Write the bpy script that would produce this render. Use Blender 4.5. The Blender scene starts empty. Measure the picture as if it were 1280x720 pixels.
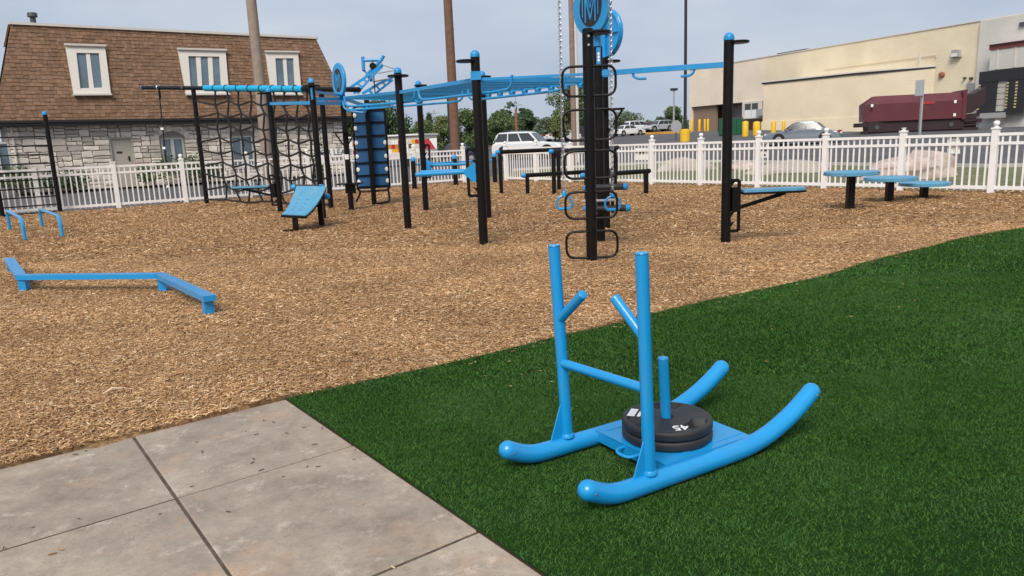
import bpy, math, random
import numpy as np
from mathutils import Vector, Matrix, noise as mnoise
from math import radians, sin, cos, pi, sqrt

# ------------------------------------------------------------------ camera, sky, sun
S = bpy.context.scene
COL = S.collection
CAMH, FPX = 1.5, 920.0
PITCH, ROLL = radians(11.2), radians(2.3)
FW = Vector((0, cos(PITCH), -sin(PITCH)))
_up = Vector((0, sin(PITCH), cos(PITCH))); _rt = Vector((1, 0, 0))
RT = cos(ROLL) * _rt - sin(ROLL) * _up
UP = sin(ROLL) * _rt + cos(ROLL) * _up
CO = Vector((0, 0, CAMH))
cam_data = bpy.data.cameras.new('camera')
cam_data.sensor_width = 36.0
cam_data.lens = 36.0 * FPX / 1280.0
cam_data.clip_start, cam_data.clip_end = 0.05, 6000
cam = bpy.data.objects.new('camera', cam_data)
COL.objects.link(cam)
m3 = Matrix((RT, UP, -FW)).transposed()
cam.matrix_world = Matrix.Translation(CO) @ m3.to_4x4()
S.camera = cam

SUN_EL, SUN_AZ = radians(46), radians(198)      # azimuth clockwise from +y: behind the camera, a little left
world = bpy.data.worlds.new('World'); S.world = world; world.use_nodes = True
wn = world.node_tree; wn.nodes.clear()
def wnode(t, **k):
    n = wn.nodes.new(t)
    for a, b in k.items(): setattr(n, a, b)
    return n
w_out = wnode('ShaderNodeOutputWorld'); w_bg = wnode('ShaderNodeBackground')
w_sky = wnode('ShaderNodeTexSky', sky_type='NISHITA', sun_disc=False)
w_sky.sun_elevation = SUN_EL; w_sky.sun_rotation = SUN_AZ
w_sky.air_density = 1.0; w_sky.dust_density = 3.0; w_sky.ozone_density = 1.0
# a thin overcast: the clear sky veiled by an even grey cloud deck with soft variation
w_tc = wnode('ShaderNodeTexCoord'); w_map = wnode('ShaderNodeMapping'); w_map.inputs['Scale'].default_value = (1.0, 1.0, 3.0)
w_no = wnode('ShaderNodeTexNoise'); w_no.inputs['Scale'].default_value = 2.3; w_no.inputs['Detail'].default_value = 5.0
w_ra = wnode('ShaderNodeValToRGB')
w_ra.color_ramp.elements[0].position = 0.36; w_ra.color_ramp.elements[0].color = (2.02, 2.38, 3.02, 1)
w_ra.color_ramp.elements[1].position = 0.64; w_ra.color_ramp.elements[1].color = (2.86, 3.07, 3.44, 1)
w_mx = wnode('ShaderNodeMix', data_type='RGBA'); w_mx.inputs['Factor'].default_value = 0.93
wn.links.new(w_tc.outputs['Generated'], w_map.inputs['Vector'])
wn.links.new(w_map.outputs[0], w_no.inputs['Vector'])
wn.links.new(w_no.outputs['Fac'], w_ra.inputs['Fac'])
wn.links.new(w_sky.outputs[0], w_mx.inputs['A'])
wn.links.new(w_ra.outputs[0], w_mx.inputs['B'])
wn.links.new(w_mx.outputs['Result'], w_bg.inputs['Color'])
w_bg.inputs['Strength'].default_value = 0.10
wn.links.new(w_bg.outputs[0], w_out.inputs['Surface'])

sun_data = bpy.data.lights.new('sun', 'SUN'); sun_data.energy = 1.5; sun_data.angle = radians(28); sun_data.color = (1.0, 0.94, 0.86)
sun = bpy.data.objects.new('sun', sun_data); COL.objects.link(sun)
_sd = Vector((sin(SUN_AZ) * cos(SUN_EL), cos(SUN_AZ) * cos(SUN_EL), sin(SUN_EL)))
sun.rotation_euler = _sd.to_track_quat('Z', 'Y').to_euler()
S.view_settings.view_transform = 'Standard'; S.view_settings.look = 'None'
S.view_settings.exposure = 1.1; S.view_settings.gamma = 1.0

random.seed(7); RNG = np.random.default_rng(7)

# ------------------------------------------------------------------ measuring helpers (world positions of what stands in the place)
def ray(px, py): return FW + RT * ((px - 640) / FPX) - UP * ((py - 360) / FPX)
def at(px, py, z=0.0):
    d = ray(px, py); return CO + d * ((z - CAMH) / d.z)
def atY(px, py, y):
    d = ray(px, py); return CO + d * (y / d.y)
def onpl(px, py, p0, n):
    d = ray(px, py); return CO + d * ((p0 - CO).dot(n) / d.dot(n))
def project(p):
    q = p - CO; d = q.dot(FW); return 640 + FPX * q.dot(RT) / d, 360 - FPX * q.dot(UP) / d
def zg(x, y):                                        # the ground beyond the fence climbs to the car park
    sp = lambda t, k=2.0: math.log1p(math.exp(max(-50, min(50, t / k)))) * k if t < 90 else t
    w = max(0, min(1, (x + 6) / 8)); w = w * w * (3 - 2 * w)
    k = max(0, min(1, (x - 24) / 9)); k = k * k * (3 - 2 * k)
    return min(.024 * sp(y - 30) * w + .04 * min(sp(x - 14), 14), 2.3 - 1.12 * k) - .06
def terr(px, py):
    d = ray(px, py); t = 4.0
    while t < 500:
        p = CO + d * t
        if p.z <= zg(p.x, p.y): return p
        t += .05
    return CO + d * 120
def atD(px, dist):                                   # a point of the ground in the column px at forward distance dist
    d = ray(px, 180); p = CO + d * (dist / d.dot(FW)); return Vector((p.x, p.y, zg(p.x, p.y)))
def colpx(px, py, dist): d = ray(px, py); p = CO + d * (dist / d.dot(FW)); return p
def zat(g, py):                                      # height above g whose picture row is py
    lo, hi = -2., 40.
    for _ in range(50):
        m = (lo + hi) / 2
        if project(Vector((g.x, g.y, m)))[1] > py: lo = m
        else: hi = m
    return lo

# ------------------------------------------------------------------ materials
MATS = {}
def mat(name, col, rough=.6, var=.0, vscale=6., bump=0., bscale=40., metal=0., coat=0., rnd=None, rndamt=.0, spec=.5, dirt=None, dirtscale=2., dirtamt=.5, trans=0.):
    if name in MATS: return MATS[name]
    m = bpy.data.materials.new(name); m.use_nodes = True; nt = m.node_tree; N = nt.nodes; L = nt.links
    b = N['Principled BSDF']; b.inputs['Roughness'].default_value = rough; b.inputs['Metallic'].default_value = metal
    b.inputs['Coat Weight'].default_value = coat; b.inputs['Coat Roughness'].default_value = .15
    b.inputs['Specular IOR Level'].default_value = spec
    b.inputs['Transmission Weight'].default_value = trans
    tc = N.new('ShaderNodeTexCoord')
    rgb = N.new('ShaderNodeRGB'); rgb.outputs[0].default_value = (*col, 1); out = rgb.outputs[0]
    def value(sock, fac):                             # multiply brightness of sock by fac socket
        h = N.new('ShaderNodeHueSaturation'); L.new(sock, h.inputs['Color']); L.new(fac, h.inputs['Value']); return h.outputs[0]
    if rnd:
        if rnd == 'island': src = N.new('ShaderNodeNewGeometry').outputs['Random Per Island']
        else: src = N.new('ShaderNodeObjectInfo').outputs['Random']
        mr = N.new('ShaderNodeMapRange'); L.new(src, mr.inputs['Value'])
        mr.inputs['To Min'].default_value = 1 - rndamt; mr.inputs['To Max'].default_value = 1 + rndamt
        out = value(out, mr.outputs[0])
    if var:
        n = N.new('ShaderNodeTexNoise'); n.inputs['Scale'].default_value = vscale; n.inputs['Detail'].default_value = 6; n.inputs['Roughness'].default_value = .65
        L.new(tc.outputs['Object'], n.inputs['Vector'])
        mr = N.new('ShaderNodeMapRange'); L.new(n.outputs['Fac'], mr.inputs['Value']); mr.inputs['From Min'].default_value = .25; mr.inputs['From Max'].default_value = .75
        mr.inputs['To Min'].default_value = 1 - var; mr.inputs['To Max'].default_value = 1 + var
        out = value(out, mr.outputs[0])
    if dirt:
        n = N.new('ShaderNodeTexNoise'); n.inputs['Scale'].default_value = dirtscale; n.inputs['Detail'].default_value = 8; n.inputs['Roughness'].default_value = .7
        L.new(tc.outputs['Object'], n.inputs['Vector'])
        mr = N.new('ShaderNodeMapRange'); L.new(n.outputs['Fac'], mr.inputs['Value']); mr.inputs['From Min'].default_value = .48; mr.inputs['From Max'].default_value = .7
        mr.inputs['To Max'].default_value = dirtamt
        mx = N.new('ShaderNodeMix'); mx.data_type = 'RGBA'; L.new(mr.outputs[0], mx.inputs['Factor']); L.new(out, mx.inputs['A']); mx.inputs['B'].default_value = (*dirt, 1)
        out = mx.outputs['Result']
    L.new(out, b.inputs['Base Color'])
    if bump:
        n = N.new('ShaderNodeTexNoise'); n.inputs['Scale'].default_value = bscale; n.inputs['Detail'].default_value = 5
        L.new(tc.outputs['Object'], n.inputs['Vector'])
        bp = N.new('ShaderNodeBump'); bp.inputs['Strength'].default_value = bump; bp.inputs['Distance'].default_value = .02
        L.new(n.outputs['Fac'], bp.inputs['Height']); L.new(bp.outputs[0], b.inputs['Normal'])
    MATS[name] = m; return m

M_blue = mat('blue_powder_coat', (.008, .285, .63), .30, .06, 3, .05, 220, coat=.3, dirt=(.10, .30, .52), dirtscale=5, dirtamt=.16)
M_bluefar = mat('blue_gloss_steel', (.012, .27, .60), .38, .07, 3, .02, 120, dirt=(.16, .33, .5), dirtscale=4, dirtamt=.3)
M_board = mat('blue_plastic_board', (.085, .30, .47), .5, .07, 4, .1, 150, dirt=(.25, .36, .42), dirtscale=4, dirtamt=.35)
M_pad = mat('turquoise_foam', (.008, .36, .62), .6, .10, 9, .12, 60)
M_dkblue = mat('deep_blue_panel', (.012, .10, .25), .5, .10, 3, .06, 60)
M_black = mat('black_powder_coat', (.005, .0045, .0045), .42, .12, 5, .06, 180, dirt=(.03, .024, .018), dirtscale=4, dirtamt=.25, spec=.22)
M_rope = mat('black_rope', (.014, .0125, .012), .85, .15, 20, .5, 220)
M_rubber = mat('black_rubber', (.020, .020, .022), .55, .12, 8, .12, 160, dirt=(.07, .065, .06), dirtscale=7, dirtamt=.3)
M_chain = mat('galvanised_steel', (.55, .55, .55), .35, .1, 20, 0, metal=.85)
M_white = mat('white_vinyl', (.86, .84, .82), .45, .03, 4, .02, 50, dirt=(.55, .50, .44), dirtscale=3, dirtamt=.22)
M_whitem = mat('white_marking', (.82, .82, .80), .5, .05, 20)
M_red = mat('red_marking', (.5, .02, .03), .5)
M_asphalt = mat('asphalt', (.085, .084, .088), .9, .16, .5, .5, 130, dirt=(.15, .14, .135), dirtscale=.35, dirtamt=.5)
M_grass = mat('verge_grass', (.13, .14, .06), .95, .35, 1.6, .6, 50, dirt=(.24, .2, .12), dirtscale=.8, dirtamt=.6)
M_kerb = mat('kerb_concrete', (.5, .47, .43), .85, .1, 3, .2, 60)
M_yel = mat('safety_yellow', (.80, .47, .015), .5, .08, 4, .05, 40, dirt=(.4, .26, .06), dirtscale=3, dirtamt=.3)
M_oak = mat('orange_kerb_paint', (.72, .36, .05), .7, .15, 3)
M_rock = mat('pink_sandstone', (.43, .335, .28), .9, .35, 2.6, 1.0, 7, dirt=(.66, .58, .50), dirtscale=2.4, dirtamt=.9)
M_rock2 = mat('grey_sandstone', (.40, .35, .29), .9, .25, 2, .8, 9, dirt=(.3, .25, .2), dirtscale=1.2, dirtamt=.6)
M_mortar = mat('mortar', (.25, .22, .185), .95, .15, 5, .5, 60)
M_stone = mat('grey_rubble_stone', (.74, .665, .575), .9, .12, 5, .7, 30, rnd='object', rndamt=.36, dirt=(.56, .455, .345), dirtscale=1.1, dirtamt=.8)
M_stonej = mat('grey_rubble_stone_joined', (.74, .665, .575), .9, .12, 5, .7, 30, rnd='island', rndamt=.36, dirt=(.56, .455, .345), dirtscale=1.1, dirtamt=.8)
M_shing = mat('brown_shingle', (.215, .126, .075), .95, .12, 3, .5, 90, rnd='island', rndamt=.24, dirt=(.18, .095, .055), dirtscale=.9, dirtamt=.5)
M_fascia = mat('dark_bronze_metal', (.022, .017, .017), .5, .1, 3)
M_trim = mat('ivory_trim', (.66, .61, .54), .6, .05, 3)
M_glass = mat('window_glass', (.11, .155, .185), .06, .35, .8, spec=.9)
M_cglass = mat('tinted_car_glass', (.03, .035, .04), .08, spec=.8)
M_door = mat('putty_door', (.44, .40, .33), .55, .04, 3)
M_cream = None
M_wood = mat('weathered_pole_wood', (.30, .235, .19), .9, .22, 5, .7, 30)
M_wood2 = mat('brown_pole_wood', (.17, .095, .062), .9, .25, 5, .7, 30)
M_pvc = mat('pale_conduit', (.62, .59, .55), .5, .05, 4)
M_rust = mat('rusty_steel', (.30, .115, .05), .8, .2, 6)
M_maroon = mat('maroon_paint', (.105, .018, .026), .5, .15, .8, .08, 8, dirt=(.13, .04, .04), dirtscale=1, dirtamt=.5)
M_dkmar = mat('dark_maroon_steel', (.028, .010, .013), .6, .2, 2)
M_grey = mat('grey_metal', (.36, .36, .36), .5, .1, 4)
M_dkgrey = mat('dark_grey_metal', (.07, .075, .078), .5, .12, 3)
M_green = mat('dumpster_green', (.012, .105, .055), .5, .15, 2)
M_carw = mat('white_car_paint', (.72, .73, .73), .25, .02, 3, coat=.6)
M_carg = mat('grey_car_paint', (.20, .225, .25), .25, .03, 3, coat=.6, metal=.3)
M_cars = mat('silver_car_paint', (.52, .54, .56), .25, .03, 3, coat=.6, metal=.3)
M_carr = mat('dark_red_car_paint', (.13, .02, .025), .25, .03, 3, coat=.6)
M_carb = mat('navy_car_paint', (.03, .035, .085), .25, .03, 3, coat=.6)
M_tyre = mat('tyre_rubber', (.016, .016, .016), .85, .1, 9)
M_rim = mat('alloy_rim', (.5, .5, .5), .35, .05, 9, metal=.7)
M_taill = mat('tail_light_red', (.35, .012, .012), .2)
M_lamp = mat('lamp_lens', (.75, .75, .72), .15)
M_leaf = mat('leaf_green', (.105, .15, .055), .8, 0, rnd='island', rndamt=.45)
M_leaf2 = mat('leaf_dark_green', (.066, .108, .046), .8, 0, rnd='island', rndamt=.45)
M_leaf3 = mat('leaf_yellow_green', (.15, .18, .058), .8, 0, rnd='island', rndamt=.4)
M_leaf4 = mat('leaf_grey_green', (.145, .185, .12), .8, 0, rnd='island', rndamt=.4)
M_bark = mat('bark', (.10, .075, .055), .95, .3, 6, .6, 20)
M_turfbase = mat('turf_backing', (.013, .046, .0075), .95, .3, 2.5, .6, 130, spec=.08)
M_blade = mat('turf_blade', (.044, .110, .020), .75, .26, 1.6, rnd='island', rndamt=.62, spec=.12, dirt=(.075, .15, .045), dirtscale=1.7, dirtamt=.7)
M_edge = mat('rubber_edge', (.035, .026, .02), .9, .2, 8)

def mulch_mat():
    m = bpy.data.materials.new('shredded_wood_mulch'); m.use_nodes = True; nt = m.node_tree; N = nt.nodes; L = nt.links
    b = N['Principled BSDF']; b.inputs['Roughness'].default_value = .95; b.inputs['Specular IOR Level'].default_value = .2
    tc = N.new('ShaderNodeTexCoord')
    def noise(sc, det=6, dist=0.):
        n = N.new('ShaderNodeTexNoise'); n.inputs['Scale'].default_value = sc; n.inputs['Detail'].default_value = det; n.inputs['Roughness'].default_value = .7; n.inputs['Distortion'].default_value = dist
        L.new(tc.outputs['Object'], n.inputs['Vector']); return n
    fine = noise(26, 8, 1.2); mid = noise(3.2, 6, .4); big = noise(.42, 5)
    r = N.new('ShaderNodeValToRGB'); e = r.color_ramp.elements
    e[0].position = .34; e[0].color = (.19, .10, .045, 1); e[1].position = .68; e[1].color = (.55, .35, .175, 1)
    k = r.color_ramp.elements.new(.5); k.color = (.38, .222, .105, 1)
    L.new(fine.outputs['Fac'], r.inputs['Fac']); out = r.outputs[0]
    for n, a in ((mid, .26), (big, .2)):
        mr = N.new('ShaderNodeMapRange'); L.new(n.outputs['Fac'], mr.inputs['Value']); mr.inputs['From Min'].default_value = .3; mr.inputs['From Max'].default_value = .7
        mr.inputs['To Min'].default_value = 1 - a; mr.inputs['To Max'].default_value = 1 + a
        h = N.new('ShaderNodeHueSaturation'); L.new(out, h.inputs['Color']); L.new(mr.outputs[0], h.inputs['Value']); out = h.outputs[0]
    L.new(out, b.inputs['Base Color'])
    bp = N.new('ShaderNodeBump'); bp.inputs['Strength'].default_value = .9; bp.inputs['Distance'].default_value = .03
    L.new(fine.outputs['Fac'], bp.inputs['Height']); L.new(bp.outputs[0], b.inputs['Normal'])
    return m
M_mulch = mulch_mat()
def chip_mat():
    m = bpy.data.materials.new('wood_chip'); m.use_nodes = True; nt = m.node_tree; N = nt.nodes; L = nt.links
    b = N['Principled BSDF']; b.inputs['Roughness'].default_value = .9; b.inputs['Specular IOR Level'].default_value = .2
    g = N.new('ShaderNodeNewGeometry'); r = N.new('ShaderNodeValToRGB'); e = r.color_ramp.elements
    e[0].position = 0; e[0].color = (.10, .05, .025, 1); e[1].position = 1; e[1].color = (.84, .64, .41, 1)
    for p, c in ((.14, (.28, .148, .066)), (.55, (.45, .262, .124)), (.86, (.59, .37, .19))):
        k = e.new(p); k.color = (*c, 1)
    L.new(g.outputs['Random Per Island'], r.inputs['Fac'])
    tc = N.new('ShaderNodeTexCoord'); n = N.new('ShaderNodeTexNoise'); n.inputs['Scale'].default_value = .9; n.inputs['Detail'].default_value = 6; L.new(tc.outputs['Object'], n.inputs['Vector'])
    mr = N.new('ShaderNodeMapRange'); L.new(n.outputs['Fac'], mr.inputs['Value']); mr.inputs['From Min'].default_value = .3; mr.inputs['From Max'].default_value = .7
    mr.inputs['To Min'].default_value = .76; mr.inputs['To Max'].default_value = 1.2
    h = N.new('ShaderNodeHueSaturation'); L.new(r.outputs[0], h.inputs['Color']); L.new(mr.outputs[0], h.inputs['Value'])
    L.new(h.outputs[0], b.inputs['Base Color']); return m
M_chip = chip_mat()
def block_mat(name, c1, c2, mort, bw=.6, bh=.3):
    m = bpy.data.materials.new(name); m.use_nodes = True; nt = m.node_tree; N = nt.nodes; L = nt.links
    b = N['Principled BSDF']; b.inputs['Roughness'].default_value = .8
    uv = N.new('ShaderNodeUVMap'); br = N.new('ShaderNodeTexBrick'); L.new(uv.outputs[0], br.inputs['Vector'])
    br.inputs['Color1'].default_value = (*c1, 1); br.inputs['Color2'].default_value = (*c2, 1); br.inputs['Mortar'].default_value = (*mort, 1)
    br.inputs['Scale'].default_value = 1.0; br.inputs['Brick Width'].default_value = bw; br.inputs['Row Height'].default_value = bh; br.inputs['Mortar Size'].default_value = .02
    tc = N.new('ShaderNodeTexCoord'); n = N.new('ShaderNodeTexNoise'); n.inputs['Scale'].default_value = .35; n.inputs['Detail'].default_value = 7; L.new(tc.outputs['Object'], n.inputs['Vector'])
    mr = N.new('ShaderNodeMapRange'); L.new(n.outputs['Fac'], mr.inputs['Value']); mr.inputs['From Min'].default_value = .3; mr.inputs['From Max'].default_value = .7; mr.inputs['To Min'].default_value = .9; mr.inputs['To Max'].default_value = 1.06
    h = N.new('ShaderNodeHueSaturation'); L.new(br.outputs['Color'], h.inputs['Color']); L.new(mr.outputs[0], h.inputs['Value']); L.new(h.outputs[0], b.inputs['Base Color'])
    bp = N.new('ShaderNodeBump'); bp.inputs['Strength'].default_value = .3; bp.inputs['Distance'].default_value = .02; L.new(br.outputs['Fac'], bp.inputs['Height']); bp.invert = True
    L.new(bp.outputs[0], b.inputs['Normal']); MATS[name] = m; return m
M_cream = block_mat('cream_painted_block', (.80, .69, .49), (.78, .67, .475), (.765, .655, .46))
M_peach = block_mat('peach_painted_block', (.85, .725, .58), (.83, .705, .56), (.81, .685, .545))
M_tan = block_mat('tan_painted_block', (.78, .655, .475), (.76, .64, .46), (.745, .625, .445))
M_pale = block_mat('pale_grey_block', (.66, .63, .575), (.645, .615, .56), (.63, .60, .545))
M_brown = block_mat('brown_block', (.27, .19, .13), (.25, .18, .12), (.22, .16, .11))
def concrete_mat():
    m = bpy.data.materials.new('stained_concrete'); m.use_nodes = True; nt = m.node_tree; N = nt.nodes; L = nt.links
    b = N['Principled BSDF']; b.inputs['Roughness'].default_value = .85
    tc = N.new('ShaderNodeTexCoord'); oi = N.new('ShaderNodeObjectInfo')
    def noise(sc, det=8, dist=0., rough=.65):
        n = N.new('ShaderNodeTexNoise'); n.inputs['Scale'].default_value = sc; n.inputs['Detail'].default_value = det; n.inputs['Distortion'].default_value = dist; n.inputs['Roughness'].default_value = rough
        L.new(tc.outputs['Object'], n.inputs['Vector']); return n
    def ramp(n, p0, p1, c0, c1):
        r = N.new('ShaderNodeValToRGB'); r.color_ramp.elements[0].position = p0; r.color_ramp.elements[1].position = p1
        r.color_ramp.elements[0].color = (*c0, 1); r.color_ramp.elements[1].color = (*c1, 1); L.new(n.outputs['Fac'], r.inputs['Fac']); return r.outputs[0]
    base = ramp(noise(2.6, 14, .0, .78), .34, .66, (.215, .170, .130), (.455, .372, .288))
    def mixin(base, n, p0, p1, amt, col):
        mr = N.new('ShaderNodeMapRange'); L.new(n.outputs['Fac'], mr.inputs['Value']); mr.inputs['From Min'].default_value = p0; mr.inputs['From Max'].default_value = p1; mr.inputs['To Max'].default_value = amt
        mx = N.new('ShaderNodeMix'); mx.data_type = 'RGBA'; L.new(mr.outputs[0], mx.inputs['Factor']); L.new(base, mx.inputs['A']); mx.inputs['B'].default_value = (*col, 1); return mx.outputs['Result']
    base = mixin(base, noise(.9, 10, .0, .7), .48, .64, .5, (.25, .21, .175))     # grey weathering
    base = mixin(base, noise(1.5, 9, .0, .7), .54, .66, .6, (.47, .30, .185))       # rust-coloured stains
    base = mixin(base, noise(5.5, 12, .0, .8), .55, .66, .7, (.58, .50, .41))   # pale scuffs
    base = mixin(base, noise(70, 6), .56, .72, .5, (.12, .10, .085))           # pits
    mr = N.new('ShaderNodeMapRange'); L.new(oi.outputs['Random'], mr.inputs['Value']); mr.inputs['To Min'].default_value = .93; mr.inputs['To Max'].default_value = 1.07
    h = N.new('ShaderNodeHueSaturation'); L.new(base, h.inputs['Color']); L.new(mr.outputs[0], h.inputs['Value'])
    L.new(h.outputs[0], b.inputs['Base Color'])
    bp = N.new('ShaderNodeBump'); bp.inputs['Strength'].default_value = .35; bp.inputs['Distance'].default_value = .01
    L.new(noise(45, 8).outputs['Fac'], bp.inputs['Height']); L.new(bp.outputs[0], b.inputs['Normal'])
    return m
M_conc = concrete_mat()

# ------------------------------------------------------------------ mesh helpers
ORIG = {}
class MB:
    def __init__(s): s.v = []; s.f = []; s.uv = {}
    def add(s, vs, fs):
        o = len(s.v); s.v += [Vector(v) for v in vs]; s.f += [tuple(i + o for i in f) for f in fs]; return s
    def box(s, c, size, rz=0., m=None):
        c = Vector(c); x, y, z = (t / 2 for t in size)
        R_ = m if m is not None else Matrix.Rotation(rz, 3, 'Z')
        vs = [c + R_ @ Vector((a * x, b * y, d * z)) for d in (-1, 1) for b in (-1, 1) for a in (-1, 1)]
        return s.add(vs, [(0, 2, 3, 1), (4, 5, 7, 6), (0, 1, 5, 4), (1, 3, 7, 5), (3, 2, 6, 7), (2, 0, 4, 6)])
    def bar(s, p0, p1, w, h, up=(0, 0, 1)):
        p0, p1 = Vector(p0), Vector(p1); d = p1 - p0; ln = d.length; d.normalize(); up = Vector(up)
        sx = d.cross(up)
        if sx.length < 1e-5: sx = d.cross(Vector((1, 0, 0)))
        sx.normalize(); uz = sx.cross(d)
        return s.box((p0 + p1) / 2, (ln, w, h), m=Matrix((d, -sx, uz)).transposed())
    def tube(s, pts, r, n=10, cap=True, closed=False):
        pts = [Vector(p) for p in pts]; k = len(pts)
        if not isinstance(r, (list, tuple)): r = [r] * k
        tang = []
        for i in range(k):
            a = pts[i - 1] if (i > 0 or closed) else pts[i]; b = pts[(i + 1) % k] if (i < k - 1 or closed) else pts[i]
            t = (b - a); tang.append(t.normalized())
        ref = Vector((0, 0, 1)) if abs(tang[0].z) < .9 else Vector((1, 0, 0))
        nx = (ref - tang[0] * ref.dot(tang[0])).normalized(); vs = []
        for i in range(k):
            nx = (nx - tang[i] * nx.dot(tang[i])).normalized(); ny = tang[i].cross(nx)
            vs += [pts[i] + (nx * cos(2 * pi * j / n) + ny * sin(2 * pi * j / n)) * r[i] for j in range(n)]
        fs = []
        for i in range(k if closed else k - 1):
            a, b = i * n, ((i + 1) % k) * n
            fs += [(a + j, a + (j + 1) % n, b + (j + 1) % n, b + j) for j in range(n)]
        if cap and not closed: fs += [tuple(range(n - 1, -1, -1)), tuple(range((k - 1) * n, k * n))]
        return s.add(vs, fs)
    def lathe(s, prof, c, n=16, ax=None):
        c = Vector(c); ax = Vector(ax or (0, 0, 1)).normalized(); ref = Vector((1, 0, 0)) if abs(ax.x) < .9 else Vector((0, 1, 0))
        ex = (ref - ax * ref.dot(ax)).normalized(); ey = ax.cross(ex); vs = []; fs = []
        for r, z in prof: vs += [c + ax * z + (ex * cos(2 * pi * j / n) + ey * sin(2 * pi * j / n)) * max(r, 1e-4) for j in range(n)]
        for i in range(len(prof) - 1):
            a, b = i * n, (i + 1) * n; fs += [(a + j, a + (j + 1) % n, b + (j + 1) % n, b + j) for j in range(n)]
        fs += [tuple(range(n - 1, -1, -1)), tuple(range((len(prof) - 1) * n, len(prof) * n))]
        return s.add(vs, fs)
    def dome(s, c, r, ax=(0, 0, 1), n=14, k=5, base=.0):
        pr = [(r, -base)] if base else []
        pr += [(r * cos(t * pi / 2 / k), r * sin(t * pi / 2 / k)) for t in range(k + 1)]
        return s.lathe(pr, c, n, ax)
    def prism(s, poly, off):
        poly = [Vector(p) for p in poly]; off = Vector(off); k = len(poly)
        nrm = Vector((0, 0, 0))
        for i in range(k): nrm += poly[i].cross(poly[(i + 1) % k])
        if nrm.dot(off) > 0: poly.reverse()
        return s.add(poly + [p + off for p in poly], [tuple(range(k)), tuple(range(2 * k - 1, k - 1, -1))] + [(i, k + i, k + (i + 1) % k, (i + 1) % k) for i in range(k)])
    def quad(s, a, b, c, d): return s.add([a, b, c, d], [(0, 1, 2, 3)])
    def build(s, name, m, parent=None, origin=None, local=False, sharp=35, **props):
        o = Vector(origin) if origin is not None else (ORIG.get(parent.name, Vector()) if (parent and not local) else Vector())
        me = bpy.data.meshes.new(name); me.from_pydata([tuple(v - o) for v in s.v], [], s.f); me.materials.append(m)
        me.polygons.foreach_set('use_smooth', [True] * len(me.polygons)); me.set_sharp_from_angle(angle=radians(sharp))
        ob = bpy.data.objects.new(name, me); COL.objects.link(ob)
        if parent is not None: ob.parent = parent
        else: ob.location = o
        ORIG[ob.name] = o
        for k_, v_ in props.items(): ob[k_] = v_
        return ob
def thing(name, label, cat, loc, rz=0., group=None):
    o = bpy.data.objects.new(name, None); COL.objects.link(o); o.location = loc; o.rotation_euler = (0, 0, rz); o.empty_display_size = .2
    o['label'] = label; o['category'] = cat
    if group: o['group'] = group
    ORIG[o.name] = Vector(loc); return o
def tag(o, label, cat, group=None):
    o['label'] = label; o['category'] = cat
    if group: o['group'] = group
    return o
def root(name, kind='structure'):
    o = bpy.data.objects.new(name, None); COL.objects.link(o); o['kind'] = kind; ORIG[o.name] = Vector(); return o
def children(o): return [c for c in bpy.data.objects if c.parent == o]
def copy_tree(o, loc, rz=None, label=None):
    def rec(src, par):
        c = src.copy(); COL.objects.link(c)
        if par is not None: c.parent = par
        for ch in children(src): rec(ch, c)
        return c
    kids = children(o)
    r = o.copy(); COL.objects.link(r); r.location = loc
    if rz is not None: r.rotation_euler = (0, 0, rz)
    if label: r['label'] = label
    for k in kids: rec(k, r)
    return r
def numpy_mesh(name, verts, faces, k, m, **props):
    me = bpy.data.meshes.new(name); nf = len(faces)
    me.vertices.add(len(verts)); me.vertices.foreach_set('co', np.asarray(verts, np.float32).ravel())
    me.loops.add(nf * k); me.loops.foreach_set('vertex_index', np.asarray(faces, np.int32).ravel())
    me.polygons.add(nf); me.polygons.foreach_set('loop_start', np.arange(0, nf * k, k, dtype=np.int32))
    me.materials.append(m); me.update(calc_edges=True); me.validate()
    ob = bpy.data.objects.new(name, me); COL.objects.link(ob)
    for a, b in props.items(): ob[a] = b
    return ob
def arc(c, ex, ey, r, a0, a1, n=6): return [Vector(c) + Vector(ex) * r * cos(a0 + (a1 - a0) * i / n) + Vector(ey) * r * sin(a0 + (a1 - a0) * i / n) for i in range(n + 1)]
def bend(pts, r, n=5):                                # a polyline with rounded corners
    pts = [Vector(p) for p in pts]; out = [pts[0]]
    for i in range(1, len(pts) - 1):
        a, b, c = pts[i - 1], pts[i], pts[i + 1]; rr = min(r, (a - b).length * .49, (c - b).length * .49)
        p, q = b + (a - b).normalized() * rr, b + (c - b).normalized() * rr
        out += [(p * (1 - t) ** 2 + b * 2 * t * (1 - t) + q * t * t) for t in [j / n for j in range(n + 1)]]
    return out + [pts[-1]]
def sag(a, b, d, n=6):
    a, b = Vector(a), Vector(b); return [a.lerp(b, i / n) - Vector((0, 0, d * 4 * (i / n) * (1 - i / n))) for i in range(n + 1)]
Z = Vector((0, 0, 1))

# ------------------------------------------------------------------ ground
P0 = Vector((-1.42, 4.35, 0)); E1 = Vector((.6, -.8, 0)); E2 = Vector((-.8, -.6, 0))
TURF_EDGE = [P0 + E1 * 5.0, P0.copy()] + [Vector((*at(x, y).xy, 0)) for x, y in ((420, 485), (500, 467), (560, 454), (620, 440), (695, 421), (760, 407), (815, 392), (900, 372), (960, 360), (1030, 345), (1075, 330), (1120, 318), (1160, 309), (1200, 298), (1240, 291), (1280, 285))] + [Vector((9.2, 11.6, 0)), Vector((12, 13, 0)), Vector((12, .3, 0)), Vector((5, -1, 0))]
def inside(poly, x, y):
    r = np.zeros(np.shape(x), bool); k = len(poly)
    for i in range(k):
        a, b = poly[i], poly[(i + 1) % k]
        cnd = ((a.y > y) != (b.y > y)) & (x < (b.x - a.x) * (y - a.y) / (b.y - a.y + 1e-12) + a.x)
        r ^= cnd
    return r
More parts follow.
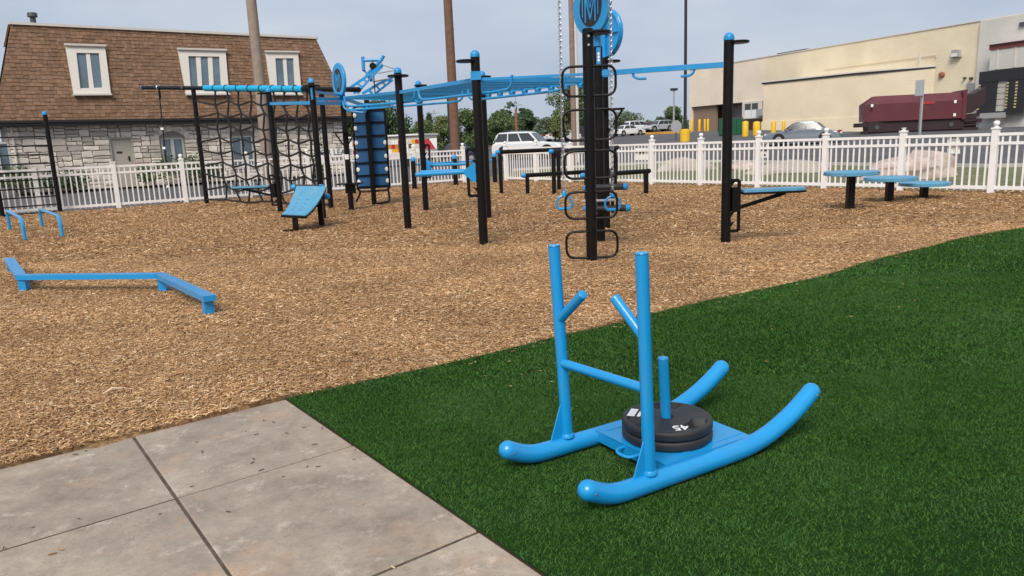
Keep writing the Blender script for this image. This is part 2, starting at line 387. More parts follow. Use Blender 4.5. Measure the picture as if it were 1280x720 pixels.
# the ground: one sheet to the horizon
gx = np.concatenate([-np.geomspace(3000, 60, 12), np.arange(-56, 61, 4.), np.geomspace(64, 3000, 12)])
gy = np.concatenate([-np.geomspace(3000, 40, 10), np.arange(-36, 131, 4.), np.geomspace(136, 3000, 12)])
gv = [(x, y, zg(x, y) - .012) for y in gy for x in gx]; nx_ = len(gx)
gf = [(j * nx_ + i, j * nx_ + i + 1, (j + 1) * nx_ + i + 1, (j + 1) * nx_ + i) for j in range(len(gy) - 1) for i in range(nx_ - 1)]
numpy_mesh('asphalt_ground', gv, gf, 4, M_asphalt, kind='structure')

# fence line
FC = [(-24.5, 14.2), (-1.75, 29.95), (-.1, 29.55), (14.4, 11.3)]
FENCE_L = (Vector((-24.5, 14.3, 0)), Vector((-1.7, 29.9, 0)))
FENCE_R = (Vector((-.05, 29.6, 0)), Vector((13.6, 12.25, 0)))
# mulch field inside the fence with gentle lumps
mulch_poly = [Vector((-26, 12.5, 0)), FENCE_L[1] + Vector((0, .35, 0)), FENCE_R[0] + Vector((.1, .35, 0)), FENCE_R[1] + Vector((.4, .25, 0)), Vector((16, 8, 0)), Vector((12, -2, 0)), Vector((-26, -2, 0))]
slab_poly = [P0 + E2 * 9, P0, P0 + E1 * 6, P0 + E1 * 6 + E2 * 9]
mx_, my_ = np.meshgrid(np.arange(-25, 15, .25), np.arange(-1, 30.6, .25)); 
def lump(x, y): return .012 * np.sin(x * 1.7 + np.sin(y * 1.1)) + .012 * np.sin(y * 2.1 + 1.3 * np.sin(x * .9)) + .006 * np.sin(x * 5.1 + y * 3.7)
keep = inside(mulch_poly, mx_, my_) & ~inside([p + (E1 * -.0) for p in slab_poly], mx_, my_) & ~inside(TURF_EDGE, mx_, my_)
# grid cells kept whole where any corner is mulch (they run on a little under slab and turf)
mz_ = np.where(inside(slab_poly, mx_, my_) | inside(TURF_EDGE, mx_, my_), -.09, lump(mx_, my_) * .6)
idx = np.arange(mx_.size).reshape(mx_.shape); ck = keep[:-1, :-1] | keep[1:, :-1] | keep[:-1, 1:] | keep[1:, 1:]
fq = np.stack([idx[:-1, :-1], idx[:-1, 1:], idx[1:, 1:], idx[1:, :-1]], -1)[ck]
numpy_mesh('mulch_ground', np.stack([mx_, my_, mz_], -1).reshape(-1, 3), fq, 4, M_mulch, kind='structure')

def frustum_points(n, ymin, ymax, pw=1.0, margin=.5):
    y = ymin + (ymax - ymin) * RNG.random(n) ** pw
    half = (y * .72 + margin); x = (RNG.random(n) * 2 - 1) * half
    return x, y
def chips(name, n, ymin, ymax, ln, wd, hi, k):
    y = np.sqrt(ymin ** 2 + (ymax ** 2 - ymin ** 2) * RNG.random(n)); x = (RNG.random(n) * 2 - 1) * (y * .74 + 1.3)
    ok = inside(mulch_poly, x, y) & ~inside(slab_poly, x, y) & ~inside(TURF_EDGE, x, y); x, y = x[ok], y[ok]; n = len(x)
    a = RNG.random(n) * pi * 2; L_ = ln * (.35 + 1.0 * RNG.random(n) ** 1.6) ; W_ = wd * (.5 + RNG.random(n)); tl = (RNG.random(n) - .5) * .7; zz = lump(x, y) * .6 + RNG.random(n) * hi + .004
    d = np.stack([np.cos(a) * np.cos(tl), np.sin(a) * np.cos(tl), np.sin(tl)], -1); rl = (RNG.random(n) - .5) * 1.2
    s_ = np.stack([-np.sin(a) * np.cos(rl), np.cos(a) * np.cos(rl), np.sin(rl)], -1); up = np.cross(d, s_)
    c = np.stack([x, y, zz], -1); Lh, Wh = (L_ / 2)[:, None], (W_ / 2)[:, None]
    if k == 6:      # a little wedge: ridge above, open below
        v = np.stack([c - d * Lh - s_ * Wh, c + d * Lh - s_ * Wh * .6, c + d * Lh * .9 + s_ * Wh, c - d * Lh * .8 + s_ * Wh * .7, c - d * Lh * .7 + up * Wh * .9, c + d * Lh * .75 + up * Wh * .8], 1)
        o = (np.arange(n) * 6)[:, None]
        q = np.array([[0, 1, 5], [0, 5, 4], [2, 3, 4], [2, 4, 5], [1, 2, 5], [3, 0, 4]])
        f = (o[:, :, None] + q[None]).reshape(-1, 3)
    else:
        v = np.stack([c - d * Lh - s_ * Wh, c + d * Lh - s_ * Wh * .6, c + d * Lh * .9 + s_ * Wh + up * Wh * .4, c - d * Lh * .8 + s_ * Wh * .7], 1)
        o = (np.arange(n) * 4)[:, None]; q = np.array([[0, 1, 2], [0, 2, 3]]); f = (o[:, :, None] + q[None]).reshape(-1, 3)
    return numpy_mesh(name, v.reshape(-1, 3), f, 3, M_chip, kind='stuff')
chips('wood_chips', 190000, 3.0, 6.2, .040, .0065, .012, 6)
chips('wood_chips', 170000, 6.2, 11, .046, .0085, .012, 6)
chips('wood_chips', 150000, 11, 19, .065, .014, .015, 4)
chips('wood_chips', 90000, 19, 30, .09, .02, .02, 4)
# loose chips blown on to the slabs and the turf: real pieces, few
mb = MB(); mb2 = MB()
for i in range(420):
    if i < 55: p = P0 + E2 * (random.random() ** 1.2 * 2.4) + E1 * (random.random() * 2.2); zz = -.004
    else:
        a, b = random.choice([(TURF_EDGE[j], TURF_EDGE[j + 1]) for j in range(4, 16)]); p = a.lerp(b, random.random()) + Vector((.55, -.8, 0)) * (random.random() ** 2 * 1.9 if i < 120 else random.random() ** 3 * .22 - .02); zz = .022
    an = random.random() * 6.28; d = Vector((cos(an), sin(an), 0)) * random.uniform(.008, .024)
    (mb2 if i < 45 else mb).bar(p + Z * zz - d * .6, p + Z * (zz + random.uniform(-.002, .003)) + d * .6, random.uniform(.002, .005), .003)
mb.build('loose_chips', M_chip, kind='stuff'); mb2.build('dark_slivers', mat('dark_sliver', (.10, .065, .04), .9, .3, 20), kind='stuff')
mb = MB(); a_, b_ = at(129, 496), at(154, 490.5)
mb.tube([Vector((a_.x, a_.y, .02)), Vector(((a_.x + b_.x) / 2, (a_.y + b_.y) / 2, .042)), Vector((b_.x, b_.y, .03))], [.004, .011, .005], 6)
tag(mb.build('wood_splinter', mat('pale_wood', (.68, .52, .34), .8, .1, 20), origin=(a_.x, a_.y, 0)), 'long pale wood splinter lying on the mulch near the slabs', 'wood splinter')

# concrete slabs
pave = root('concrete_pavement')
ra = [-.02, .945, 2.085, 3.2, 4.3]; cb = [.0, .865, 2.02, 3.2, 4.4]
for i in range(len(ra) - 1):
    for j in range(len(cb) - 1):
        g = .008 if j != 1 else .008
        a0, a1, b0, b1 = ra[i] + .007, ra[i + 1] - .007, cb[j] + (.0055 if j else .0), cb[j + 1] - .0055
        bv = .006; lo = [P0 + E1 * a + E2 * b for a, b in ((a0, b0), (a1, b0), (a1, b1), (a0, b1))]
        hi = [P0 + E1 * a + E2 * b for a, b in ((a0 + bv, b0 + bv), (a1 - bv, b0 + bv), (a1 - bv, b1 - bv), (a0 + bv, b1 - bv))]
        m_ = MB(); dz = random.uniform(-.002, .002)
        vs = [p + Z * -.1 for p in lo] + [p + Z * (-.014 + dz) for p in lo] + [p + Z * (-.008 + dz) for p in hi]
        fs = [(8, 9, 10, 11)] + [(k, (k + 1) % 4, 4 + (k + 1) % 4, 4 + k) for k in range(4)] + [(4 + k, 4 + (k + 1) % 4, 8 + (k + 1) % 4, 8 + k) for k in range(4)]
        n_ = (lo[1] - lo[0]).cross(lo[3] - lo[0])
        if n_.z < 0: fs = [tuple(reversed(f)) for f in fs]
        m_.add(vs, fs).build('slab', M_conc, pave, sharp=20)
m_ = MB(); q = [P0 + E1 * -.0 + Z * -.0135, P0 + E1 * 5 + Z * -.0135, P0 + E1 * 5 + E2 * 5 + Z * -.0135, P0 + E2 * 5 + Z * -.0135]
m_.quad(*q[::-1]).build('joint_bed', mat('joint_dirt', (.085, .064, .045), .95, .55, 14), pave)

# turf
M_turf = M_turfbase
turf = MB(); top = [p + Z * .03 for p in TURF_EDGE]
turf.prism([p + Z * -.05 for p in TURF_EDGE], (0, 0, .050))
turf.build('artificial_turf', M_turf, kind='structure')
m_ = MB(); m_.bar(P0 + E1 * -.01 + E2 * .005 + Z * -.022, P0 + E1 * 5 + E2 * .005 + Z * -.022, .007, .034)
m_.build('turf_edging', mat('edging_strip', (.05, .03, .022), .95, .2, 8, spec=.1), kind='structure')
def blades(name, n, ymin, ymax, h, w):
    y = np.sqrt(ymin ** 2 + (ymax ** 2 - ymin ** 2) * RNG.random(n)); x = -2.0 + RNG.random(n) * (y * .76 + 4.6)
    ok = inside(TURF_EDGE, x, y) & (x < y * .76 + 2.6); x, y = x[ok], y[ok]; n = len(x)
    a = RNG.random(n) * 2 * pi; hh = h * (.55 + .8 * RNG.random(n)); ww = w * (.6 + .8 * RNG.random(n))
    # the pile is brushed one way in broad swathes
    sw = .5 * np.sin(x * 1.3 + y * .5) + .4 * np.sin(y * 1.9 - x * .7 + 2)
    lx, ly = (RNG.random(n) - .5) * 2.6 + .35 * sw, (RNG.random(n) - .5) * 2.6 + .25 * sw
    b = np.stack([x, y, np.full(n, -.002)], -1); s_ = np.stack([np.cos(a), np.sin(a), np.zeros(n)], -1) * ww[:, None]
    t = b + np.stack([lx * hh, ly * hh, hh], -1); md = b + np.stack([lx * hh * .3, ly * hh * .3, hh * .6], -1)
    v = np.stack([b - s_, b + s_, t], 1).reshape(-1, 3); o = (np.arange(n) * 3)[:, None]
    q = np.array([[0, 1, 2]]); f = (o[:, :, None] + q[None]).reshape(-1, 3)
    return numpy_mesh(name, v, f, 3, M_blade, kind='stuff')
blades('turf_blades', 660000, 1.2, 4.4, .0115, .0023)
blades('turf_blades', 440000, 4.4, 7.4, .014, .0038)
blades('turf_blades', 260000, 7.4, 13, .020, .0060)

# verge and kerb beyond the right fence
def strip(name, pts_in, pts_out, z0, m, **p):
    mb = MB(); k = len(pts_in)
    for i in range(k - 1):
        a, b, c, d = pts_in[i], pts_in[i + 1], pts_out[i + 1], pts_out[i]
        vs = [Vector((q.x, q.y, zg(q.x, q.y) + z0)) for q in (a, b, c, d)]
        if (vs[1] - vs[0]).cross(vs[3] - vs[0]).z < 0: vs.reverse()
        mb.quad(*vs)
    return mb.build(name, m, **p)
KP = [Vector((*terr(x, y).xy, 0)) for x, y in ((640, 214), (740, 209), (830, 204), (900, 203), (980, 204), (1060, 207), (1140, 208), (1230, 209.5))] + [Vector((20.5, 19, 0)), Vector((24, 15, 0))]
IN = [FENCE_R[0].lerp(FENCE_R[1], t) for t in np.linspace(-.1, 1.1, len(KP))]
fine = lambda P, n=6: [P[i].lerp(P[i + 1], j / n) for i in range(len(P) - 1) for j in range(n)] + [P[-1]]
strip('grass_verge', fine(IN), fine(KP), .008, M_grass, kind='structure')
kb = MB()
for a, b in zip(fine(KP), fine(KP)[1:]):
    a3, b3 = Vector((a.x, a.y, zg(a.x, a.y) + .05)), Vector((b.x, b.y, zg(b.x, b.y) + .05)); kb.bar(a3, b3, .16, .14)
kb.build('concrete_kerb', M_kerb, kind='structure')
ob_ = MB()
pk = [terr(x, y) for x, y in ((798, 168.2), (815, 167.6), (830, 167.2), (845, 166.6), (862, 166))]
for a, b in zip(pk, pk[1:]): ob_.bar(a + Z * .1, b + Z * .1, .5, .3)
ob_.build('orange_kerb', M_oak, kind='structure')

# ------------------------------------------------------------------ white fence: two runs that meet at the far corner
def fence(name, label, A, B, posts_px, caps, t_end=(None, None)):
    d = (B - A).normalized(); n = Vector((-d.y, d.x, 0))
    T = thing(name, label, 'fence', A)
    P = sorted([(onpl(px, 200, A, n) - A).dot(d) for px in posts_px]); 
    P = ([t_end[0]] if t_end[0] is not None else []) + P + ([t_end[1]] if t_end[1] is not None else [])
    caps = ([1] if t_end[0] is not None else []) + caps + ([1] if t_end[1] is not None else [])
    pick = MB().box((0, 0, .635), (.036, .022, 1.17), rz=math.atan2(d.y, d.x)).build('picket', M_white, T, local=True)
    first = True
    cell = {}
    for i, u in enumerate(P):
        g = A + d * u
        m_ = MB(); m_.box(g + Z * .66, (.125, .125, 1.42), rz=math.atan2(d.y, d.x)); m_.box(g + Z * 1.383, (.155, .155, .035), rz=math.atan2(d.y, d.x))
        po = m_.build('post', M_white, T)
        if caps[i]:
            pr = [(.062, 0), (.062, .012), (.03, .022), (.026, .038)]; 
            if caps[i] == 1: pr += [(.045, .048), (.06, .072), (.064, .095), (.056, .122), (.036, .14), (.0, .146)]
            else: pr += [(.055, .055), (.06, .07), (.0, .072)]
            MB().lathe(pr, g + Z * 1.40, 14).build('ball_cap' if caps[i] == 1 else 'broken_cap', M_white, po)
        if i < len(P) - 1:
            v = P[i + 1]; a, b = A + d * (u + .064), A + d * (v - .064)
            for z, h in ((1.255, .062), (1.065, .062), (.115, .075)):
                MB().bar(a + Z * z, b + Z * z, .046, h).build('rail', M_white, T)
            k = max(2, round((v - u) / .146)); 
            for j in range(1, k):
                c = pick if first else pick.copy()
                if not first: COL.objects.link(c); c.parent = T
                first = False
                q = d * (u + (v - u) * j / k); c.location = (q.x, q.y, random.uniform(-.006, .006)); c.rotation_euler = (random.uniform(-.008, .008), random.uniform(-.008, .008), 0)
    return T, P, d
FL, PL_, dL = fence('vinyl_fence', 'white vinyl picket fence with ball caps running along the stone building side', *FENCE_L,
                    [-62, 40, 140, 226, 308, 384, 449, 517, 579], [1, 0, 0, 1, 1, 1, 1, 1, 1], (None, None))
FR, PR_, dR = fence('vinyl_fence', 'white vinyl picket fence with ball caps on the car park side behind the round steps', *FENCE_R,
                    [632, 670, 713, 762, 815, 876, 948, 1031.5, 1127.5, 1242, 1385], [1, 1, 1, 1, 1, 1, 1, 1, 2, 1, 1], (None, None))

# notices tied to the outside of the fence
def notice(px0, py0, px1, py1, label, marks):
    n = Vector((-dR.y, dR.x, 0)); base = FENCE_R[0] + n * .04
    if n.dot(CO - base) > 0: base = FENCE_R[0] - n * .04; n = -n
    p = [onpl(x, y, base, n) for x, y in ((px0, py1), (px1, py1), (px1, py0), (px0, py0))]
    c = sum(p, Vector()) / 4; T = thing('notice_board', label, 'notice', c)
    MB().prism(p, n * .006).build('panel', M_whitem, T)
    for (a, b, w, h) in marks:
        ex, ey = p[1] - p[0], p[3] - p[0]; o = p[0] + ex * a + ey * b - n * .004
        MB().prism([o, o + ex * w, o + ex * w + ey * h, o + ey * h], -n * .002).build('printed_mark', M_dkgrey, T)
notice(944, 176, 961, 197, 'small white notice with black marks beside the post behind the tall pole', [(.12, .66, .3, .16), (.5, .64, .3, .16), (.15, .36, .26, .14), (.5, .38, .34, .14), (.15, .08, .3, .14), (.52, .08, .26, .14)])
notice(1184, 168.5, 1200, 192, 'white paper notice on the fence above the lowest round step', [(.15, .8, .7, .05), (.15, .66, .5, .03)])
notice(794, 185, 817, 200, 'white crumpled notice on the fence left of the balance bars end', [(.2, .5, .3, .2)])
# lease board on posts behind the left run
A_, n_ = FENCE_L[0], Vector((-dL.y, dL.x, 0)); lb = A_ + n_ * .25
p = [onpl(x, y, lb, n_) for x, y in ((402, 206), (436, 205), (435, 185.5), (401, 186))]
T = thing('lease_board', 'white lease board with black capital letters standing behind the left fence', 'sign', Vector(((p[0].x + p[1].x) / 2, (p[0].y + p[1].y) / 2, 0)))
MB().prism(p, n_ * .03).build('panel', M_whitem, T)
for q in (p[0].lerp(p[1], .1), p[0].lerp(p[1], .9)): MB().bar(Vector((q.x, q.y, 0)) + n_ * .05, q + n_ * .05 + Z * .3, .06, .04).build('leg', M_whitem, T)
def text(body, name, m, size, origin, ex, ey, parent, ext=.002, align='CENTER'):
    c = bpy.data.curves.new(name, 'FONT'); c.body = body; c.size = size; c.extrude = ext; c.align_x = align; c.align_y = 'CENTER'; c.materials.append(m)
    c.resolution_u = 3; c.offset = size * .012
    ex, ey = Vector(ex).normalized(), Vector(ey).normalized(); ez = ex.cross(ey); ey = ez.cross(ex)
    f = bpy.data.objects.new(name, c); me = bpy.data.meshes.new_from_object(f); me.name = name; bpy.data.objects.remove(f)
    if not me.materials: me.materials.append(m)
    o = bpy.data.objects.new(name, me); COL.objects.link(o)
    po = ORIG.get(parent.name, Vector()) if parent else Vector(); o.parent = parent
    o.matrix_basis = Matrix.Translation(Vector(origin) - po) @ Matrix((ex, ey, ez)).transposed().to_4x4(); return o
ex_, ey_ = p[1] - p[0], p[3] - p[0]
text('FOR LEASE', 'lettering', M_dkgrey, ey_.length * .5, p[3] + ex_ * .5 - ey_ * .25 - n_ * .006, ex_, ey_, T)
for a, w in ((.34, .1), (.48, .12), (.64, .1), (.78, .14)):
    o = p[0] + ex_ * a + ey_ * .18 - n_ * .004; MB().prism([o, o + ex_ * w, o + ex_ * w + ey_ * .3, o + ey_ * .3], -n_ * .002).build('printed_mark', M_dkgrey, T)

# ------------------------------------------------------------------ stone building with a mansard roof
EL, ER = at(0, 152, 3.35), at(441, 145.8, 3.35)
be = (ER - EL); be.z = 0; be.normalize(); bn = Vector((be.y, -be.x, 0))       # along the facade, and outwards to the fence
if bn.dot(CO - EL) < 0: bn = -bn
WALL0 = EL - bn * .45                                                         # wall face lies back under the eave
def ue(p): return (p - EL).dot(be)
uL, uR = ue(onpl(-8, 152, EL, bn)), ue(ER)
wL, wR = uL + .45, uR - .45
EAVE = 3.35
SB = 1.35                                                                     # the roof face leans back this far
rp = onpl(200, 41, EL - bn * SB, bn); RTOP = onpl(420, 49.5, EL - bn * SB, bn).z
def bp(u, off, z): return Vector((EL.x, EL.y, 0)) + be * u + bn * off + Z * z
BL = thing('stone_building', 'two storey building with grey rubble stone wall and brown shingled mansard roof', 'building', bp((uL + uR) / 2, -.45, 0))
DEEP = 11.0
# openings in the wall, as u and z ranges
def uz(px, py, off=-.45): q = onpl(px, py, EL + bn * off, bn); return ue(q), q.z
dA, dB = uz(135.5, 172), uz(165, 172); wa0, wa1 = uz(200.5, 175), uz(229.5, 175); wb0, wb1 = uz(288.5, 175), uz(316.5, 175); c0, c1 = uz(-6, 178)[0], uz(11, 178)[0]
DOORZ = dA[1]; WZ = wa0[1] + .12; WZ0 = .75
OPEN = [(dA[0], dB[0], 0, DOORZ), (wa0[0], wa1[0], WZ0, WZ), (wb0[0], wb1[0], WZ0, WZ), (c0, c1, .9, 2.45)]
m_ = MB()                                                                     # mortar core: wall pieces around the openings
us = sorted({wL, wR} | {o[0] for o in OPEN} | {o[1] for o in OPEN})
us = [u for u in us if wL <= u <= wR]
for a, b in zip(us, us[1:]):
    mid = (a + b) / 2; hole = [o for o in OPEN if o[0] < mid < o[1]]
    segs = [(0, EAVE)] if not hole else [(0, hole[0][2]), (hole[0][3], EAVE)]
    for z0, z1 in segs:
        if z1 - z0 > .01: m_.box((bp(mid, -.45 - .15, (z0 + z1) / 2)), (b - a, .3, z1 - z0), rz=math.atan2(be.y, be.x))
m_.box(bp(wR - .15, -.9 - DEEP / 2, EAVE / 2), (.3, DEEP, EAVE), rz=math.atan2(be.y, be.x)); m_.box(bp(wL + .15, -.9 - DEEP / 2, EAVE / 2), (.3, DEEP, EAVE), rz=math.atan2(be.y, be.x))
m_.box(bp((wL + wR) / 2, -.6 - DEEP, EAVE / 2), (wR - wL, .3, EAVE), rz=math.atan2(be.y, be.x))
m_.box(bp((wL + wR) / 2, -2.2, EAVE / 2), (wR - wL - .6, .1, EAVE - .1), rz=math.atan2(be.y, be.x))
wall = m_.build('wall', M_mortar, BL)
MAXIS = Matrix((be, bn, Z)).transposed()
def stone_variant():
    pts = []; k = 8
    base = [(-.5, -.5), (.08 * random.uniform(-1, 1), -.5), (.5, -.5), (.5, .1 * random.uniform(-1, 1)), (.5, .5), (.1 * random.uniform(-1, 1), .5), (-.5, .5), (-.5, .1 * random.uniform(-1, 1))]
    base = [(x + random.uniform(-.05, .05), y + random.uniform(-.085, .085)) for x, y in base]
    mb = MB(); back = [Vector((x, -.03, z)) for x, z in base]; mid = [Vector((x, .03 + random.uniform(0, .02), z)) for x, z in base]; fr = [Vector((x * .9, .052 + random.uniform(-.006, .012), z * .84)) for x, z in base]
    fs = [tuple(range(16, 24))] + [(i, (i + 1) % 8, 8 + (i + 1) % 8, 8 + i) for i in range(8)] + [(8 + i, 8 + (i + 1) % 8, 16 + (i + 1) % 8, 16 + i) for i in range(8)]
    fs = [tuple(reversed(f)) for f in fs]
    return back + mid + fr, fs
VAR = [stone_variant() for _ in range(7)]
VME = []
for vs, fs in VAR:
    me = bpy.data.meshes.new('stone'); me.from_pydata([tuple(v) for v in vs], [], fs); me.materials.append(M_stone); VME.append(me)
joined = MB(); n_parts = 0
def put_stone(u, z, w, h, side=None, rot=0.):
    global n_parts
    k = random.randrange(7)
    if side is None: c = bp(u, -.45, z); ax = MAXIS
    else: c, ax = side
    if rot: ax = ax @ Matrix.Rotation(rot, 3, 'Y')
    if z > 1.05 and n_parts < 285 and side is None:
        o = bpy.data.objects.new('stone', VME[k]); COL.objects.link(o); o.parent = wall
        o.matrix_basis = Matrix.Translation(c - ORIG[BL.name]) @ ax.to_4x4() @ Matrix.Diagonal((w, random.uniform(.8, 1.3), h, 1)); n_parts += 1
    else:
        vs, fs = VAR[k]; joined.add([c + ax @ Vector((v.x * w, v.y, v.z * h)) for v in vs], fs)
ARCH = [(wa0[0], wa1[0]), (wb0[0], wb1[0])]
def split_stones(u0, u1, z0, z1):
    w, h = u1 - u0, z1 - z0
    tw, th_ = random.uniform(.40, .80), random.uniform(.20, .35)
    if w > tw * 1.25 and (w / tw > h / th_ * .8 or h < th_ * 1.2):
        c = u0 + w * random.uniform(.35, .65) if w < 2.2 else u0 + w * random.uniform(.44, .56)
        split_stones(u0, c, z0, z1); split_stones(c, u1, z0, z1)
    elif h > th_ * 1.25:
        c = z0 + h * random.uniform(.36, .64); split_stones(u0, u1, z0, c); split_stones(u0, u1, c, z1)
    elif w > .05 and h > .05: put_stone((u0 + u1) / 2, (z0 + z1) / 2, w - .038, h - .036)
holes = sorted(OPEN[:1] + OPEN[3:] + [(a - .04, b + .04, WZ0, WZ + .36) for a, b in ARCH])
cur = wL
for o in holes:
    if o[0] > cur: split_stones(cur, o[0], 0.02, EAVE - .03)
    if o[2] > .1: split_stones(max(o[0], wL), o[1], .02, o[2])
    split_stones(max(o[0], wL), o[1], o[3], EAVE - .03); cur = o[1]
split_stones(cur, wR, .02, EAVE - .03)
rows = [0.02]
while rows[-1] < EAVE - .2: rows.append(rows[-1] + random.uniform(.2, .36))
rows[-1] = EAVE - .02
for a, b in ARCH:                                                              # radiating stones over the arched windows
    c = (a + b) / 2; half = (b - a) / 2 + .1; R_ = half * 1.25; zc = WZ - .02 - sqrt(max(R_ * R_ - half * half, .01))
    k = 8
    for i in range(k):
        t = -math.asin(half / R_) + (i + .5) / k * 2 * math.asin(half / R_); rr = R_ + .15
        put_stone(c + sin(t) * rr, zc + cos(t) * rr, 2 * math.asin(half / R_) / k * rr - .02, .28, None, t)
q0 = math.atan2(bn.y, bn.x)
for z0, z1 in zip(rows, rows[1:]):                                             # the far return wall of the same stone, one mass
    v = .5
    while v < DEEP:
        w = random.uniform(.3, .8); ax = Matrix((-bn, be, Z)).transposed(); put_stone(0, 0, w - .025, z1 - z0 - .024, (bp(wR, -.45 - v - w / 2, (z0 + z1) / 2), ax)); v += w
joined.build('rubble_stones', M_stonej, BL, kind='stuff')
# roof planes
th = math.atan2(SB, RTOP - EAVE)
def roofpt(u, z, off=0.): return bp(u, -(z - EAVE) / (RTOP - EAVE) * SB + off, z)
rd = MB()
cor = lambda s, z: [bp(uL + s, -s, z), bp(uR - s, -s, z), bp(uR - s, -DEEP + s, z), bp(uL + s, -DEEP + s, z)]
lo_, hi_ = cor(0, EAVE + .02), cor(SB, RTOP - .02)
rd.add(lo_ + hi_, [(0, 1, 5, 4), (1, 2, 6, 5), (2, 3, 7, 6), (3, 0, 4, 7), (4, 5, 6, 7), (3, 2, 1, 0)])
roof = rd.build('roof', mat('roof_felt', (.10, .065, .045), .95, .2, 3), BL)
sh = MB(); nc = 25; ch = (RTOP - EAVE) / nc
nrm = Vector((bn.x * cos(th), bn.y * cos(th), sin(th)))
for i in range(nc):
    z0, z1 = EAVE + i * ch - .02, EAVE + (i + 1) * ch + .03
    s0 = max(0, (z0 - EAVE) / (RTOP - EAVE) * SB); u = uL + s0 - random.random() * .3 ; end = uR - s0 - .02
    while u < end:
        w = random.uniform(.17, .30); a, b = max(u, uL + s0), min(u + w, end); u += w
        if b - a < .03: continue
        lf = random.uniform(.022, .045); zz0 = z0 + random.choice((0, 0, .02, -.02)); s1 = max(0, (z1 - EAVE) / (RTOP - EAVE) * SB)
        a1, b1 = max(a, uL + s1), min(b, uR - s1)
        if b1 <= a1: continue
        A0, B0, A1, B1 = roofpt(a + .006, zz0) + nrm * lf, roofpt(b - .006, zz0) + nrm * lf, roofpt(a1 + .006, z1) + nrm * .006, roofpt(b1 - .006, z1) + nrm * .006
        sh.add([A0, B0, B1, A1, roofpt(a + .006, zz0), roofpt(b - .006, zz0)], [(0, 1, 2, 3), (4, 5, 1, 0), (4, 0, 3), (5, 2, 1)])
# side slopes
for s_, uu in ((-1, uL), (1, uR)):
    so = be * s_
    for i in range(nc):
        z0, z1 = EAVE + i * ch - .02, EAVE + (i + 1) * ch + .03; t0, t1 = max(0, z0 - EAVE) / (RTOP - EAVE) * SB, (z1 - EAVE) / (RTOP - EAVE) * SB; v = t0
        while v < DEEP - t0 - .05:
            w = random.uniform(.25, .4); a, b = v, min(v + w, DEEP - t0); v += w; a1, b1 = max(a, t1), min(b, DEEP - t1)
            if b1 <= a1: continue
            sh.add([bp(uu - s_ * t0, -a, z0) + so * .03, bp(uu - s_ * t0, -b, z0) + so * .03, bp(uu - s_ * t1, -b1, z1) + so * .005, bp(uu - s_ * t1, -a1, z1) + so * .005], [(0, 1, 2, 3) if s_ < 0 else (3, 2, 1, 0)])
sh.build('shingles', M_shing, roof, kind='stuff')
m_ = MB(); zc = RTOP + .03
for a, b in zip(cor(SB - .06, zc), cor(SB - .06, zc)[1:] + cor(SB - .06, zc)[:1]): m_.bar(a, b, .14, .12)
m_.build('roof_edge', M_trim, roof)
m_ = MB(); m_.bar(bp(uL - .05, .06, EAVE - .12), bp(uR + .05, .06, EAVE - .12), .12, .26); m_.bar(bp(uL - .08, .16, EAVE - .02), bp(uR + .08, .16, EAVE - .02), .12, .11)
m_.bar(bp(uR + .05, .0, EAVE - .12), bp(uR + .05, -DEEP, EAVE - .12), .12, .26)
m_.build('gutter', M_fascia, BL)
m_ = MB(); m_.prism([bp(uL, 0, EAVE - .23), bp(uR, 0, EAVE - .23), bp(uR, -.48, EAVE - .23), bp(uL, -.48, EAVE - .23)], (0, 0, .03)); m_.build('soffit', M_fascia, BL)
q = onpl(14, 160, EL - bn * .36, bn); m_ = MB(); m_.tube([bp(ue(q), -.30, EAVE - .25), bp(ue(q), -.36, 2.9), bp(ue(q), -.36, .15)], .055, 10); m_.build('downspout', M_trim, BL)
v0 = onpl(42, 30, EL - bn * (SB + 1.6), bn); vu = ue(v0); vb = bp(vu, -SB - 1.6, RTOP - .03)
vt = onpl(41, 16, EL - bn * (SB + 1.6), bn).z
m_ = MB(); m_.lathe([(.13, 0), (.13, vt - vb.z - .22), (.22, vt - vb.z - .2), (.22, vt - vb.z - .06), (.2, vt - vb.z)], vb, 14); m_.build('vent_pipe', M_dkgrey, roof)
# dormer windows on the mansard
rn = nrm; rp0 = roofpt(0, EAVE)
def rpt(px, py, off): return onpl(px, py, rp0 + rn * off, rn)
def dormer(outer, panes):
    f = MB(); O = [rpt(x, y, .16) for x, y in outer]
    cx = sum(x for p in panes for x, y in p) / (4 * len(panes)); xs = [p[0] for q in panes for p in q]
    inn = [panes[0][0], panes[-1][1], panes[-1][2], panes[0][3]]
    I = [rpt(x, y, .16) for x, y in inn]
    for i in range(4):
        j = (i + 1) % 4; f.prism([O[i], O[j], I[j], I[i]], -rn * .22)
    top = [O[0] + rn * .05 + Z * .02, O[1] + rn * .05 + Z * .02]; f.bar(top[0] - be * .05, top[1] + be * .05, .16, .09); f.bar(O[3] + rn * .05 - be * .04, O[2] + rn * .05 + be * .04, .14, .08)
    w = f.build('window', M_trim, roof)
    s = MB()                                          # sash frame between and around the panes
    g = .10
    for a, b in zip(panes, panes[1:]):
        q = [rpt(*a[1], g), rpt(*b[0], g), rpt(*b[3], g), rpt(*a[2], g)]; s.prism(q, -rn * .06)
    L_ = [rpt(*panes[0][0], g), rpt(*panes[0][3], g)]; s.bar(L_[0], L_[1], .03, .04, rn); R2 = [rpt(*panes[-1][1], g), rpt(*panes[-1][2], g)]; s.bar(R2[0], R2[1], .03, .04, rn)
    s.bar(L_[0], R2[0], .03, .04, rn); s.bar(L_[1], R2[1], .03, .04, rn)
    s.build('sash', M_trim, w)
    for p in panes: MB().prism([rpt(x, y, .065) for x, y in p], -rn * .01).build('pane', M_glass, w)
